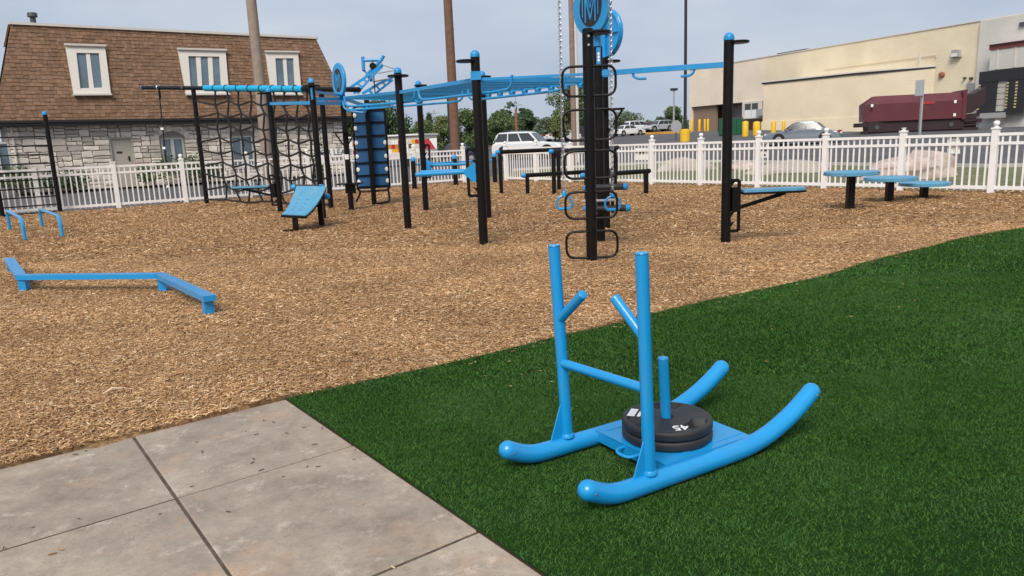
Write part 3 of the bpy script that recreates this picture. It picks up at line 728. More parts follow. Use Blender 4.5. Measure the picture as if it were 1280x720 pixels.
dormer([(81.6, 56.6), (131.3, 58.1), (138.8, 118.4), (92.3, 118.8)], [[(95.3, 65.9), (107.3, 65.9), (111.6, 110.6), (100.3, 110.9)], [(112.1, 66.3), (123.8, 66.3), (128.4, 110), (117.6, 110.4)]])
dormer([(222.5, 61.9), (281.9, 63.4), (286.6, 118.1), (232.8, 118.5)], [[(235.3, 70), (244.6, 70), (247.8, 111.5), (238.4, 111.5)], [(250.6, 70.3), (259.6, 70.3), (261.9, 111.5), (253, 111.5)], [(265.3, 70.7), (274.3, 70.7), (276.9, 111.5), (267.5, 111.5)]])
dormer([(332.2, 65.3), (372.5, 65.6), (377.2, 118.5), (339.7, 118.5)], [[(344, 72.8), (353.4, 72.8), (356.2, 111.5), (346.6, 111.5)], [(357.9, 72.8), (366.9, 72.8), (369.1, 111.5), (360.3, 111.5)]])
# ground floor door and windows
m_ = MB(); a, b = dA[0], dB[0]; m_.box(bp((a + b) / 2, -.58, DOORZ / 2), (b - a - .12, .06, DOORZ - .06), rz=math.atan2(be.y, be.x)); dr = m_.build('door', M_door, BL)
m_ = MB()
for u in (a + .03, b - .03): m_.box(bp(u, -.53, DOORZ / 2), (.06, .18, DOORZ), rz=math.atan2(be.y, be.x))
m_.box(bp((a + b) / 2, -.53, DOORZ - .03), (b - a - .12, .18, .06), rz=math.atan2(be.y, be.x)); m_.build('frame', M_door, dr)
q = onpl(149.5, 190.6, EL - bn * .55, bn); m_ = MB()
for i in range(4): m_.box(bp(ue(q) - .1 + i * .065, -.546, q.z), (.055, .012, .11), rz=math.atan2(be.y, be.x))
m_.build('number_plate', M_fascia, dr)
q = onpl(161.5, 198, EL - bn * .55, bn); m_ = MB(); m_.box(bp(ue(q), -.54, q.z), (.08, .03, .24), rz=math.atan2(be.y, be.x)); m_.tube([bp(ue(q), -.54, q.z), bp(ue(q), -.47, q.z), bp(ue(q) - .1, -.47, q.z)], .015, 6); m_.build('handle', M_fascia, dr)
def groundwin(a, b, z0, z1, leaves, arch=True):
    rz = math.atan2(be.y, be.x); m_ = MB(); fw_ = .09; off = -.56
    rise = .16 if arch else 0.
    half = (b - a) / 2; c = (a + b) / 2
    for u in (a + fw_ / 2, b - fw_ / 2): m_.box(bp(u, off, (z0 + z1) / 2), (fw_, .12, z1 - z0), rz=rz)
    m_.box(bp(c, off, z0 + .05), (b - a - 2 * fw_, .12, .1), rz=rz)
    # arched head, a segmental infill
    pts = [bp(a, off + .06, z1 - .10), bp(b, off + .06, z1 - .10)] + [bp(c + half * cos(t), off + .06, z1 - .0 + rise * sin(t)) for t in [pi * j / 10 for j in range(11)]]
    m_.prism(pts, -bn * .12)
    for i in range(1, leaves): m_.box(bp(a + (b - a) * i / leaves, off, (z0 + z1) / 2), (.16, .11, z1 - z0 - .2), rz=rz)
    w = m_.build('window', mat('painted_window_frame', (.50, .50, .46), .6, .05, 4), BL)
    for i in range(leaves):
        x0, x1 = a + (b - a) * i / leaves + .085, a + (b - a) * (i + 1) / leaves - .085
        MB().box(bp((x0 + x1) / 2, off - .02, (z0 + z1) / 2), (x1 - x0, .02, z1 - z0 - .18), rz=rz).build('pane', M_glass, w)
    MB().box(bp(c, -.44, z0 - .05), (b - a + .2, .22, .1), rz=rz).build('sill', M_stone, w)
groundwin(wa0[0], wa1[0], WZ0, WZ, 2); groundwin(wb0[0], wb1[0], WZ0, WZ, 2); groundwin(c0, c1, .9, 2.45, 1, False)

# bushes along the stone wall
def leaf_mesh(clumps, n, size, seed):
    rg = np.random.default_rng(seed); vs = []; 
    for (cx, cy, cz, rx, ry, rz) in clumps:
        k = max(8, int(n * rx * ry ** .5 * rz)); d = rg.normal(size=(k, 3)); d /= np.linalg.norm(d, axis=1)[:, None]
        r = (.45 + .62 * rg.random(k) ** .55)[:, None]; c = d * r * np.array([rx, ry, rz]) + np.array([cx, cy, cz])
        a = rg.normal(size=(k, 3)); a /= np.linalg.norm(a, axis=1)[:, None]; b = np.cross(a, rg.normal(size=(k, 3))); b /= np.linalg.norm(b, axis=1)[:, None]
        s = (size * (.5 + rg.random(k)))[:, None]; vs.append(np.stack([c - a * s, c + b * s * .45, c + a * s, c - b * s * .45], 1))
    v = np.concatenate(vs).reshape(-1, 3); f = np.arange(len(v)).reshape(-1, 4); return v, f
def shrub(px, u_off, w, h, label, m, seed):
    q = onpl(px, 225, EL + bn * u_off, bn); g = Vector((q.x, q.y, 0)); T = thing('shrub', label, 'shrub', g, group='shrubs along the stone wall')
    rg = random.Random(seed); cl = [(rg.uniform(-.5, .5) * w, rg.uniform(-.3, .3) * w, rg.uniform(.35, .75) * h, w * .36, w * .3, h * .34) for _ in range(6)]
    v, f = leaf_mesh(cl, 900, .09, seed); o = numpy_mesh('foliage', v, f, 4, m); o.parent = T
    s = MB()
    for i in range(4): s.tube([(0, 0, -.05), (rg.uniform(-.3, .3) * w, rg.uniform(-.2, .2) * w, h * .6)], [.03, .012], 6)
    o = s.build('stem', M_bark, T, local=True)
for px, w, h, lb, m, sd in ((20, 1.6, 1.3, 'dark green shrub under the left wall window behind the climbing ladder', M_leaf2, 1), (66, 1.3, .9, 'low dark shrub behind the fence beside the climbing ladder post', M_leaf2, 2), (92, 1.2, 1.0, 'low green shrub against the stone wall left of the putty door', M_leaf2, 3),
                          (192, 1.0, 1.3, 'green shrub at the left foot of the first arched window', M_leaf, 4), (232, 1.3, 1.5, 'larger green shrub right of the first arched window', M_leaf, 5), (262, 1.2, 1.1, 'green shrub between the two arched windows', M_leaf2, 6), (404, 1.5, 1.2, 'green shrub by the right end of the stone wall under the lease board', M_leaf, 7)):
    shrub(px, .4, w, h, lb, m, sd)
# boulders on the verge
def boulder(px, py, w, d, h, label, m, seed):
    g = at(px, py); rg = random.Random(seed); mb = MB(); n = 30; lv = 14; vs = []; fs = []
    ph = [rg.uniform(0, 6.28) for _ in range(6)]
    for i in range(lv + 1):
        t = i / lv; zz = h * t
        for j in range(n):
            a = 2 * pi * j / n; prof = (1 - t ** 3.2) ** .5 if t < 1 else .05
            k = 1 + .12 * sin(2 * a + ph[0]) + .08 * sin(3 * a + ph[1] + t * 2) + .06 * sin(5 * a + ph[2] - t * 3) + rg.uniform(-.012, .012) + .22 * mnoise.noise(Vector((cos(a) * 1.6, sin(a) * 1.6, t * 2.2 + seed * 7))) + .09 * abs(mnoise.noise(Vector((cos(a) * 5, sin(a) * 5, t * 6 + seed))))
            vs.append(Vector((cos(a) * w / 2 * prof * k, sin(a) * d / 2 * prof * k, zz * (1 + .12 * sin(a + ph[3])) - .08)))
    for i in range(lv):
        for j in range(n): fs.append((i * n + j, i * n + (j + 1) % n, (i + 1) * n + (j + 1) % n, (i + 1) * n + j))
    fs.append(tuple(range(lv * n, lv * n + n))); mb.add([g + v for v in vs], fs)
    tag(mb.build('boulder', m, origin=g, sharp=28), label, 'boulder', 'boulders on the verge behind the fence')
boulder(1137, 222, 2.5, 1.5, .80, 'large pinkish boulder behind the fence beyond the lower round steps', M_rock, 1)
boulder(985, 216, 3.0, 1.4, .50, 'long low sandy boulder behind the bench that folds from the tall pole', M_rock2, 2)
boulder(857, 214, 2.2, 1.3, .62, 'pale grey boulder behind the fence left of the tall pole', M_rock2, 3)
boulder(925, 213, 1.4, 1.0, .42, 'small pale boulder behind the fence right of the tall pole', M_rock, 4)

# ------------------------------------------------------------------ the big store on the right
def wallbox(mb, a, b, z0, z1, thick, back):           # a vertical wall slab from a to b, its front face on the line
    a, b = Vector((a.x, a.y, 0)), Vector((b.x, b.y, 0)); mb.prism([a + Z * z0, b + Z * z0, b + Z * z1, a + Z * z1], back * thick)
def set_uv(ob, ex, o):                                # metres along the wall and up, for the block courses
    me = ob.data; uv = me.uv_layers.new(name='UVMap'); w = ob.matrix_world.translation
    base = ORIG.get(ob.name, Vector())
    for lp in me.loops:
        p = me.vertices[lp.vertex_index].co + base; uv.data[lp.index].uv = ((p - o).dot(ex), p.z)
SL, SC = at(862, 87.5, 10.2), at(1228, 26, 10.2)
se = (SC - SL); se.z = 0; LEN = se.length; se.normalize(); sn = Vector((se.y, -se.x, 0))
if sn.dot(CO - SC) < 0: sn = -sn
S0 = Vector((SL.x, SL.y, 0)); SEND = S0 + se * (LEN + 26); SC0 = Vector((SC.x, SC.y, 0))
ST = thing('store_building', 'long cream painted block store with flat roof and loading dock', 'building', S0)
def sp(px, py, off=0.): return onpl(px, py, S0 + sn * off, sn)
u_of = lambda p: (p - S0).dot(se)
def spt(u, off, z): return S0 + se * u + sn * off + Z * z
ZTOP = 10.2
uP = u_of(sp(957, 110)); LINT = sp(905, 130).z
m_ = MB(); wallbox(m_, spt(uP, 0, 0), spt(LEN, 0, 0), .0, ZTOP, .4, -sn); set_uv(m_.build('wall', M_cream, ST), se, S0)
m_ = MB(); wallbox(m_, spt(0, .003, 0), spt(uP, .003, 0), LINT, ZTOP, .4, -sn)
set_uv(m_.build('peach_wall', M_peach, ST, label='peach tinted upper wall over the recessed entrance'), se, S0)
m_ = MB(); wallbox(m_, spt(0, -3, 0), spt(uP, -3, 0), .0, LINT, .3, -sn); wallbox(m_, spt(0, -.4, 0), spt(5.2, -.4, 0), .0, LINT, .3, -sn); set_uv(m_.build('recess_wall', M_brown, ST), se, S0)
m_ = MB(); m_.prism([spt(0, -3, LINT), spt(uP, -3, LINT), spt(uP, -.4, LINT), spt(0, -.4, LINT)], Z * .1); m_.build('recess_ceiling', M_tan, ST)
m_ = MB(); m_.box(spt(.2, -14, ZTOP / 2), (.4, 28, ZTOP), rz=math.atan2(se.y, se.x)); set_uv(m_.build('end_wall', M_peach, ST), sn, S0)
m_ = MB(); m_.prism([spt(.4, -.4, ZTOP - .5), spt(LEN + 26, -.4, ZTOP - .5), spt(LEN + 26, -28, ZTOP - .5), spt(.4, -28, ZTOP - .5)], Z * .1); m_.build('roof', M_grey, ST)
m_ = MB(); m_.bar(spt(-.1, -.2, ZTOP + .04), spt(LEN + 26, -.2, ZTOP + .04), .56, .10); m_.build('parapet_cap', M_trim, ST)
# white grey wall section beyond the corner
m_ = MB(); wallbox(m_, spt(LEN, .25, 0), spt(LEN + 26, .25, 0), 0, ZTOP - .03, .6, -sn); set_uv(m_.build('pale_wall', M_pale, ST, label='pale grey wall section at the loading dock'), se, S0)
# overhead doors in the recess
rz = math.atan2(se.y, se.x)
def onwall(px0, py0, px1, py1, off):
    a, b = sp(px0, py0, off), sp(px1, py1, off); return u_of(a), u_of(b), min(a.z, b.z), max(a.z, b.z)
a, b, z0, z1 = onwall(928, 149, 953, 125.5, .02)
zb = zg(*spt((a + b) / 2, 0, 0).xy)
m_ = MB(); m_.box(spt((a + b) / 2, .04, (z0 + z1) / 2), (abs(b - a), .12, z1 - z0), rz=rz); od = m_.build('entry_panel', M_trim, ST)
for t in (.3, .66):
    u = a + (b - a) * t; MB().box(spt(u, .115, z1 - .62), (abs(b - a) * .3, .03, .75), rz=rz).build('window', M_dkgrey, od)
    MB().box(spt(u, .112, z0 + .75), (abs(b - a) * .3, .02, 1.35), rz=rz).build('door_leaf', M_whitem, od)
m_ = MB(); a, b, z0, z1 = onwall(905, 150, 927, 131, -2.4); m_.box(spt((a + b) / 2, -2.9, (z0 + z1) / 2), (abs(b - a), .1, z1 - z0), rz=rz); m_.build('shutter', M_grey, ST)
m_ = MB(); a, b, z0, z1 = onwall(947, 145, 955, 136, .3); m_.box(spt((a + b) / 2, .3, (z0 + z1) / 2), (abs(b - a), .5, z1 - z0), rz=rz); m_.build('utility_box', M_grey, ST)
# annex
AZ_ = 6.72; P1, P2 = [Vector((*at(x, y, AZ_).xy, 0)) for x, y in ((954.5, 104.5), (1071, 92.3))]; P3 = sp(1169, 90, .05); P3.z = 0
Q1, Q3 = P1 - sn * 9.5, P3 - sn * 4.6
Q1 = spt(u_of(P1), .02, 0); Q3 = spt(u_of(P3) - .3, .02, 0)
ex1 = (P2 - P1).normalized(); ex2 = (P3 - P2).normalized()
m_ = MB(); m_.prism([P1, P2, P3, Q1], Z * 6.67); o = m_.build('annex', M_tan, ST); set_uv(o, ex1, P1)
m_ = MB(); bk = Vector((0, 1, 0))
cx_ = (P1 + P2 + P3) / 3
def grow(p, k): return p + (p - Vector((cx_.x, cx_.y + 4, 0))).normalized() * k
m_.prism([grow(p, .22) + Z * 6.65 for p in (P1, P2)] + [P3 + Z * 6.65, Q1 + Z * 6.65], Z * .16); m_.build('annex_roof', M_fascia, ST)
m_ = MB(); m_.prism([grow(p, .30) + Z * 6.81 for p in (P1, P2)] + [P3 + Z * 6.81, Q1 + Z * 6.81], Z * .14); m_.build('annex_coping', M_trim, ST)
m_ = MB(); zl = onpl(1020, 148.5, P1, Vector((ex1.y, -ex1.x, 0))).z
m_.prism([grow(p, .14) for p in (P1, P2)] + [P3 - se * .2 + sn * .05, P1 + (P3 - P1) * .02 - sn * .5], Z * zl); o = m_.build('plinth', M_cream, ST); set_uv(o, ex1, P1)
# fittings on the long wall
def wallpipe(pts, r, name, m, off=.1):
    MB().tube([spt(u_of(sp(x, y, off)), off, sp(x, y, off).z) for x, y in pts], r, 6).build(name, m, ST)
wallpipe([(1030, 86.5), (1100, 77.5), (1170, 68.5)], .03, 'conduit', M_tan); wallpipe([(1170, 68), (1170, 72)], .03, 'conduit', M_tan)
wallpipe([(1149.5, 83), (1149.5, 67)], .10, 'vent_stack', M_pale, .5)
q = sp(1197, 67); m_ = MB(); m_.prism([q + se * -.45 + Z * -.32, q + se * .45 + Z * -.32, q + se * .32 + Z * .32, q + se * -.32 + Z * .32], sn * .4); l = m_.build('wall_light', M_grey, ST); MB().box(q + sn * .46 - Z * .12, (.6, .04, .3), rz=rz).build('lens', M_lamp, l)
q = sp(1178, 93.5); MB().lathe([(.26, 0), (.26, .2), (.17, .28)], q, 14, sn).build('round_vent', M_rust, ST)
for x, y, r in ((1207, 97.5, .10), (1215, 98, .13)): MB().lathe([(r, 0), (r, .25), (r * .6, .32)], sp(x, y), 10, sn).build('bell_alarm', M_dkgrey, ST)
a, b, z0, z1 = onwall(1208, 117, 1222, 103, 0); m_ = MB(); m_.box(spt((a + b) / 2, .05, (z0 + z1) / 2), (abs(b - a), .08, z1 - z0), rz=rz); lo = m_.build('louvre', M_grey, ST)
m_ = MB()
for i in range(7): m_.box(spt((a + b) / 2, .10, z0 + (z1 - z0) * (i + .5) / 7), (abs(b - a) - .15, .05, .08), rz=rz)
m_.build('louvre_slats', M_grey, lo)
m_ = MB(); c = spt(u_of(sp(1040, 62)), -6, ZTOP)
for i in range(7): m_.box(c + se * random.uniform(-6, 6) - sn * random.uniform(0, 3) + Z * .2, (random.uniform(1.2, 2.6), 1.6, random.uniform(.8, 1.6)), rz=rz)
m_.build('roof_plant', M_dkgrey, ST)
MB().box(spt(u_of(sp(968, 70)), -4, ZTOP + .1), (4.5, 3, .9), rz=rz).build('roof_hatch', M_dkgrey, ST)
# loading dock: canopy box, seal pads, door, leveller
DO = 1.1
def dk(px, py, off=DO): q = sp(px, py, off); return u_of(q), q.z
ua, za = dk(1238.5, 85); _, zt = dk(1238.5, 58); uEnd = LEN + 14
m_ = MB(); m_.box(spt((ua + uEnd) / 2, DO / 2 + .2, (za + zt) / 2 - .2), (uEnd - ua, DO, zt - za), rz=rz); set_uv(m_.build('dock_canopy', M_pale, ST), se, S0)
for px in (1249, 1271): u, _ = dk(px, 70); MB().box(spt(u, DO + .22, (za + zt) / 2 - .2), (.12, .06, zt - za - .1), rz=rz).build('canopy_rib', M_trim, ST)
m_ = MB(); m_.bar(spt(ua - .1, DO + .22, zt - .12), spt(uEnd, DO + .22, zt - .12), .1, .42); m_.build('canopy_stripe', mat('faded_red_metal', (.22, .06, .05), .6, .15, 3), ST)
m_ = MB(); m_.bar(spt(ua - .25, DO + .3, zt + .16), spt(uEnd, DO + .3, zt + .16), .35, .12); m_.build('canopy_edge', M_trim, ST)
us0, zs0 = dk(1229.5, 144); us1, zs1 = dk(1232, 90); ud0, zd0 = dk(1250, 139); ud1, zd1 = dk(1265.5, 98)
uS = (us0 + us1) / 2 - .1; uW = ud1 - ud0
seal = MB(); seal.box(spt((uS + ud0) / 2, DO + .35, (zs0 + zs1) / 2), (ud0 - uS, .7, zs1 - zs0), rz=rz)
ur1 = ud1 + (ud0 - uS); seal.box(spt((ud1 + ur1) / 2, DO + .35, (zs0 + zs1) / 2), (ur1 - ud1, .7, zs1 - zs0), rz=rz)
seal.box(spt((uS + ur1) / 2, DO + .36, zs1 - .45), (ur1 - uS + .02, .74, .9), rz=rz); so = seal.build('dock_seal', M_rubber, ST)
for u in (uS + .10, ud1 + .12, ud1 + (ud0 - uS) * .55):
    m_ = MB(); k = 9
    for i in range(k): m_.box(spt(u, DO + .72, zs0 + .4 + (zs1 - zs0 - 1.4) * (i + .5) / k), (.16, .06, (zs1 - zs0 - 1.4) / k * .55), rz=rz)
    m_.build('yellow_guide', mat('faded_yellow', (.52, .45, .22), .7, .15, 5), so)
m_ = MB(); m_.box(spt((ud0 + ud1) / 2, DO + .52, (zd0 + zs1 - .9) / 2), (uW, .1, zs1 - .9 - zd0), rz=rz); dd = m_.build('dock_door', mat('dock_door_panel', (.50, .46, .40), .6, .05, 3), ST)
for i in range(1, 5): MB().box(spt((ud0 + ud1) / 2, DO + .575, zd0 + (zs1 - .9 - zd0) * i / 5), (uW, .02, .03), rz=rz).build('panel_joint', M_dkgrey, dd)
ul0, zl0 = dk(1235.5, 148); ul1, zl1 = dk(1264, 140)
MB().box(spt((ul0 + ul1) / 2, DO + .9, (zl0 + zl1) / 2), (ul1 - ul0, .5, zl1 - zl0), rz=rz).build('dock_leveller', M_grey, ST)
m_ = MB(); wallbox(m_, spt(u_of(sp(1226, 150, DO)), DO + .05, 0), spt(uEnd, DO + .05, 0), .0, zs0 - .02, DO - .3, -sn); set_uv(m_.build('dock_base', M_pale, ST), se, S0)
q = sp(1279, 30, .3); MB().box(q, (.5, .3, .3), rz=rz).build('security_camera', M_dkgrey, ST)

# waste compactor
CA, CB = atD(1082, 54.0), atD(1212, 52.5); ce = (CB - CA); ce.z = 0; CL = ce.length; ce.normalize(); cn = Vector((ce.y, -ce.x, 0)); cn = cn if cn.dot(CO - CA) > 0 else -cn
sc = CL / 6.9
CT = thing('waste_compactor', 'dark maroon roll off waste compactor with sloping top edges on steel rails', 'compactor', CA)
def cp(px, py, off=0.): q = onpl(px, py, CA + cn * off, cn); return (q - CA).dot(ce), q.z
def cq(u, off, z): return Vector((CA.x, CA.y, 0)) + ce * u + cn * off + Z * z
(uA, zB), (uB, zC) = cp(1080.5, 153), cp(1202, 147); zM = cp(1080.5, 131)[1]; zT = cp(1107, 119.5)[1]; zMr = cp(1196, 127)[1]; zTr = cp(1202, 114.5)[1]; zT = (zT + zTr) / 2 ; zM = (zM + zMr) / 2 + .05
g0 = zg(CA.x, CA.y); Wd = 2.4; ch_ = .55; uT = cp(1090, 120)[0]
m_ = MB(); zB_ = (zB + zC) / 2
prof = [(0, zB_), (0, zM), (-ch_, zT), (-Wd + ch_, zT), (-Wd, zM), (-Wd, zB_)]
k = len(prof); end = [(cq(uA + (0 if z < zM + .01 else .55), o, z)) for o, z in prof]; e2 = [cq(uA + 1.5, o, z) for o, z in prof]; e3 = [cq(uB, o, z) for o, z in prof]
end = [cq(uA + .05, -.35, zB_), cq(uA, -.35, zM), cq(uA + .75, -ch_ - .2, zT), cq(uA + .75, -Wd + ch_ + .2, zT), cq(uA, -Wd + .35, zM), cq(uA + .05, -Wd + .35, zB_)]
m_.add(end + e2 + e3, [tuple(range(5, -1, -1))] + [(i, (i + 1) % k, k + (i + 1) % k, k + i) for i in range(k)] + [(k + i, k + (i + 1) % k, 2 * k + (i + 1) % k, 2 * k + i) for i in range(k)] + [tuple(range(2 * k, 3 * k))])
cbod = m_.build('container', M_maroon, CT, sharp=20)
MB().prism([cq(uB + .0, .04, zB_ - .1), cq(uB + .25, .04, zB_ - .1), cq(uB + .25, .04, zT + .15), cq(uB, .04, zT + .1)], -cn * (Wd + .08)).build('rear_frame', M_maroon, CT)
for u in (uA + 2.6, uA + 4.1, uA + 5.4):
    pass
m_ = MB()
for o in (-.3, -Wd + .3): m_.bar(cq(uA - .3, o, zB_ - .22), cq(uB + 1.4, o, zB_ - .22), .14, .3)
for u in np.linspace(uA + .4, uB - .3, 7): m_.bar(cq(u, -.45, zB_ - .07), cq(u, -Wd + .45, zB_ - .07), .12, .1)
m_.build('skid_rail', M_dkmar, CT)
MB().prism([cq(uA + .35, -.16, g0 + .15), cq(uB + .2, -.16, g0 + .15), cq(uB + .2, -.16, zB_ - .01), cq(uA + .25, -.16, zB_ - .01)], -cn * (Wd - .7)).build('undercarriage', M_dkmar, CT)
for u in (uA + .9, uB - .6):
    for o in (-.2, -Wd + .2): MB().lathe([(.16, -.1), (.16, .1)], cq(u, o, zB_ - .42), 12, cn).build('wheel', M_dkgrey, CT)
m_ = MB(); m_.bar(cq(uA + .2, -Wd / 2, g0 + .12), cq(uB + 1.2, -Wd / 2, g0 + .12), Wd * .8, .2); m_.build('ground_rail', M_dkmar, CT)
(ur0, zr0), (ur1_, zr1) = cp(1203, 145), cp(1218, 118)
def cpl(px, py, off): return onpl(px, py, CA + cn * off, cn)
MB().prism([cpl(x, y, -.35) for x, y in ((1202, 143.5), (1215, 141), (1232, 128), (1232, 109), (1217, 117.5), (1202, 118.5))], -cn * (Wd - .8)).build('feed_chute', M_dkmar, CT)
m_ = MB(); m_.prism([cpl(x, y, -.5) for x, y in ((1196, 161.5), (1220, 160), (1221, 141.5), (1196, 145))], -cn * (Wd - 1.2))
for y in (147, 152, 157): m_.bar(cpl(1197, y, -.2), cpl(1223, y - 2.2, -.2), .12, .1)
m_.build('ram_housing', M_dkmar, CT)
m_ = MB()
for px, py in ((1152, 121.5), (1194, 127), (1193, 143.5), (1090, 132)): u, z = cp(px, py); m_.box(cq(u, .02, z), (.16, .06, .2), rz=math.atan2(ce.y, ce.x))
m_.build('reflector', M_whitem, CT)
u, z = cp(1159, 128.5); MB().box(cq(u, .02, z), (.95, .03, .16), rz=math.atan2(ce.y, ce.x)).build('red_label', mat('red_label', (.4, .03, .03), .5), CT)

# bollards by the store
def bollard(px, py0, py1, r, label):
    g = terr(px, py1); h = max(.7, zat(g, py0) - g.z)
    m_ = MB(); m_.lathe([(r, -.1), (r, h - r * .5), (r * .8, h - r * .15), (0, h)], g, 12); tag(m_.build('bollard', M_yel, origin=g), label, 'bollard', 'yellow bollards guarding the store')
for a in ((864.8, 149.7, 163.8, .16, 'yellow bollard nearest the recess end, leftmost of the row'), (874.3, 149, 163.3, .16, 'yellow bollard second from the left before the brown recess'), (881, 148.8, 163, .13, 'thin yellow bollard left of the close pair before the grey bin'),
          (884.8, 148.4, 163.2, .14, 'yellow bollard touching the thin one before the grey bin'), (888.7, 148.8, 160.2, .13, 'yellow bollard half hidden just left of the grey bin'),
          (931.5, 151, 170.3, .28, 'thick yellow bollard just right of the green dumpster'), (937, 146, 160, .13, 'slim yellow bollard in front of the white entry panel'), (945.6, 151.5, 168.8, .34, 'thickest yellow bollard right of the green dumpster'),
          (966.6, 151, 170, .20, 'yellow bollard standing alone before the annex wall'), (979.3, 150.6, 163.5, .16, 'yellow bollard left of the pair behind the grey sedan'), (983.3, 150.6, 160.5, .15, 'yellow bollard right of the pair behind the grey sedan'), (1012.5, 149, 160.5, .24, 'yellow bollard showing its top over the grey sedan roof')):
    bollard(*a)
def bin_(px0, px1, py0, py1, m, name, label, cat):
    g0_ = terr(px0, py1); g1_ = colpx(px1, py1, (g0_ - CO).dot(FW)); g1_.z = g0_.z; e = (g1_ - g0_); w = e.length; e.normalize(); b = Vector((-e.y, e.x, 0)); b = b if b.y > 0 else -b
    h = zat(g0_, py0) - g0_.z; T = thing(name, label, cat, g0_)
    m_ = MB(); q = [g0_ + b * .0, g1_, g1_ + b * w * .35, g0_ + b * w * .35]
    m_.add([p + Z * .12 + b * .12 for p in q[:2]] + [p + Z * .12 for p in q[2:]] + [p + Z * h * .93 for p in q], [(3, 2, 1, 0), (4, 5, 6, 7), (0, 1, 5, 4), (1, 2, 6, 5), (2, 3, 7, 6), (3, 0, 4, 7)]); bd = m_.build('bin_body', m, T)
    for t in (.25, .5, .75): MB().bar(g0_.lerp(g1_, t) + Z * .15 + b * .06, g0_.lerp(g1_, t) + Z * h * .9 - b * .04, .1, .1, b).build('rib', m, bd)
    MB().prism([p + Z * h * .94 + (p - sum(q, Vector()) / 4) * .03 for p in q], Z * h * .07).build('lid', M_dkgrey if m == M_green else m, T)
    for p in q: MB().lathe([(.09, -.04), (.09, .04)], p.lerp(sum(q, Vector()) / 4, .15) + Z * .09, 10, e).build('wheel', M_tyre, T)
bin_(900.5, 928, 148, 170.2, M_green, 'dumpster', 'dark green steel dumpster with wheels behind the tall right post', 'dumpster')
bin_(891, 900, 145, 161, M_dkgrey, 'waste_bin', 'dark grey tall waste bin left of the green dumpster', 'bin')

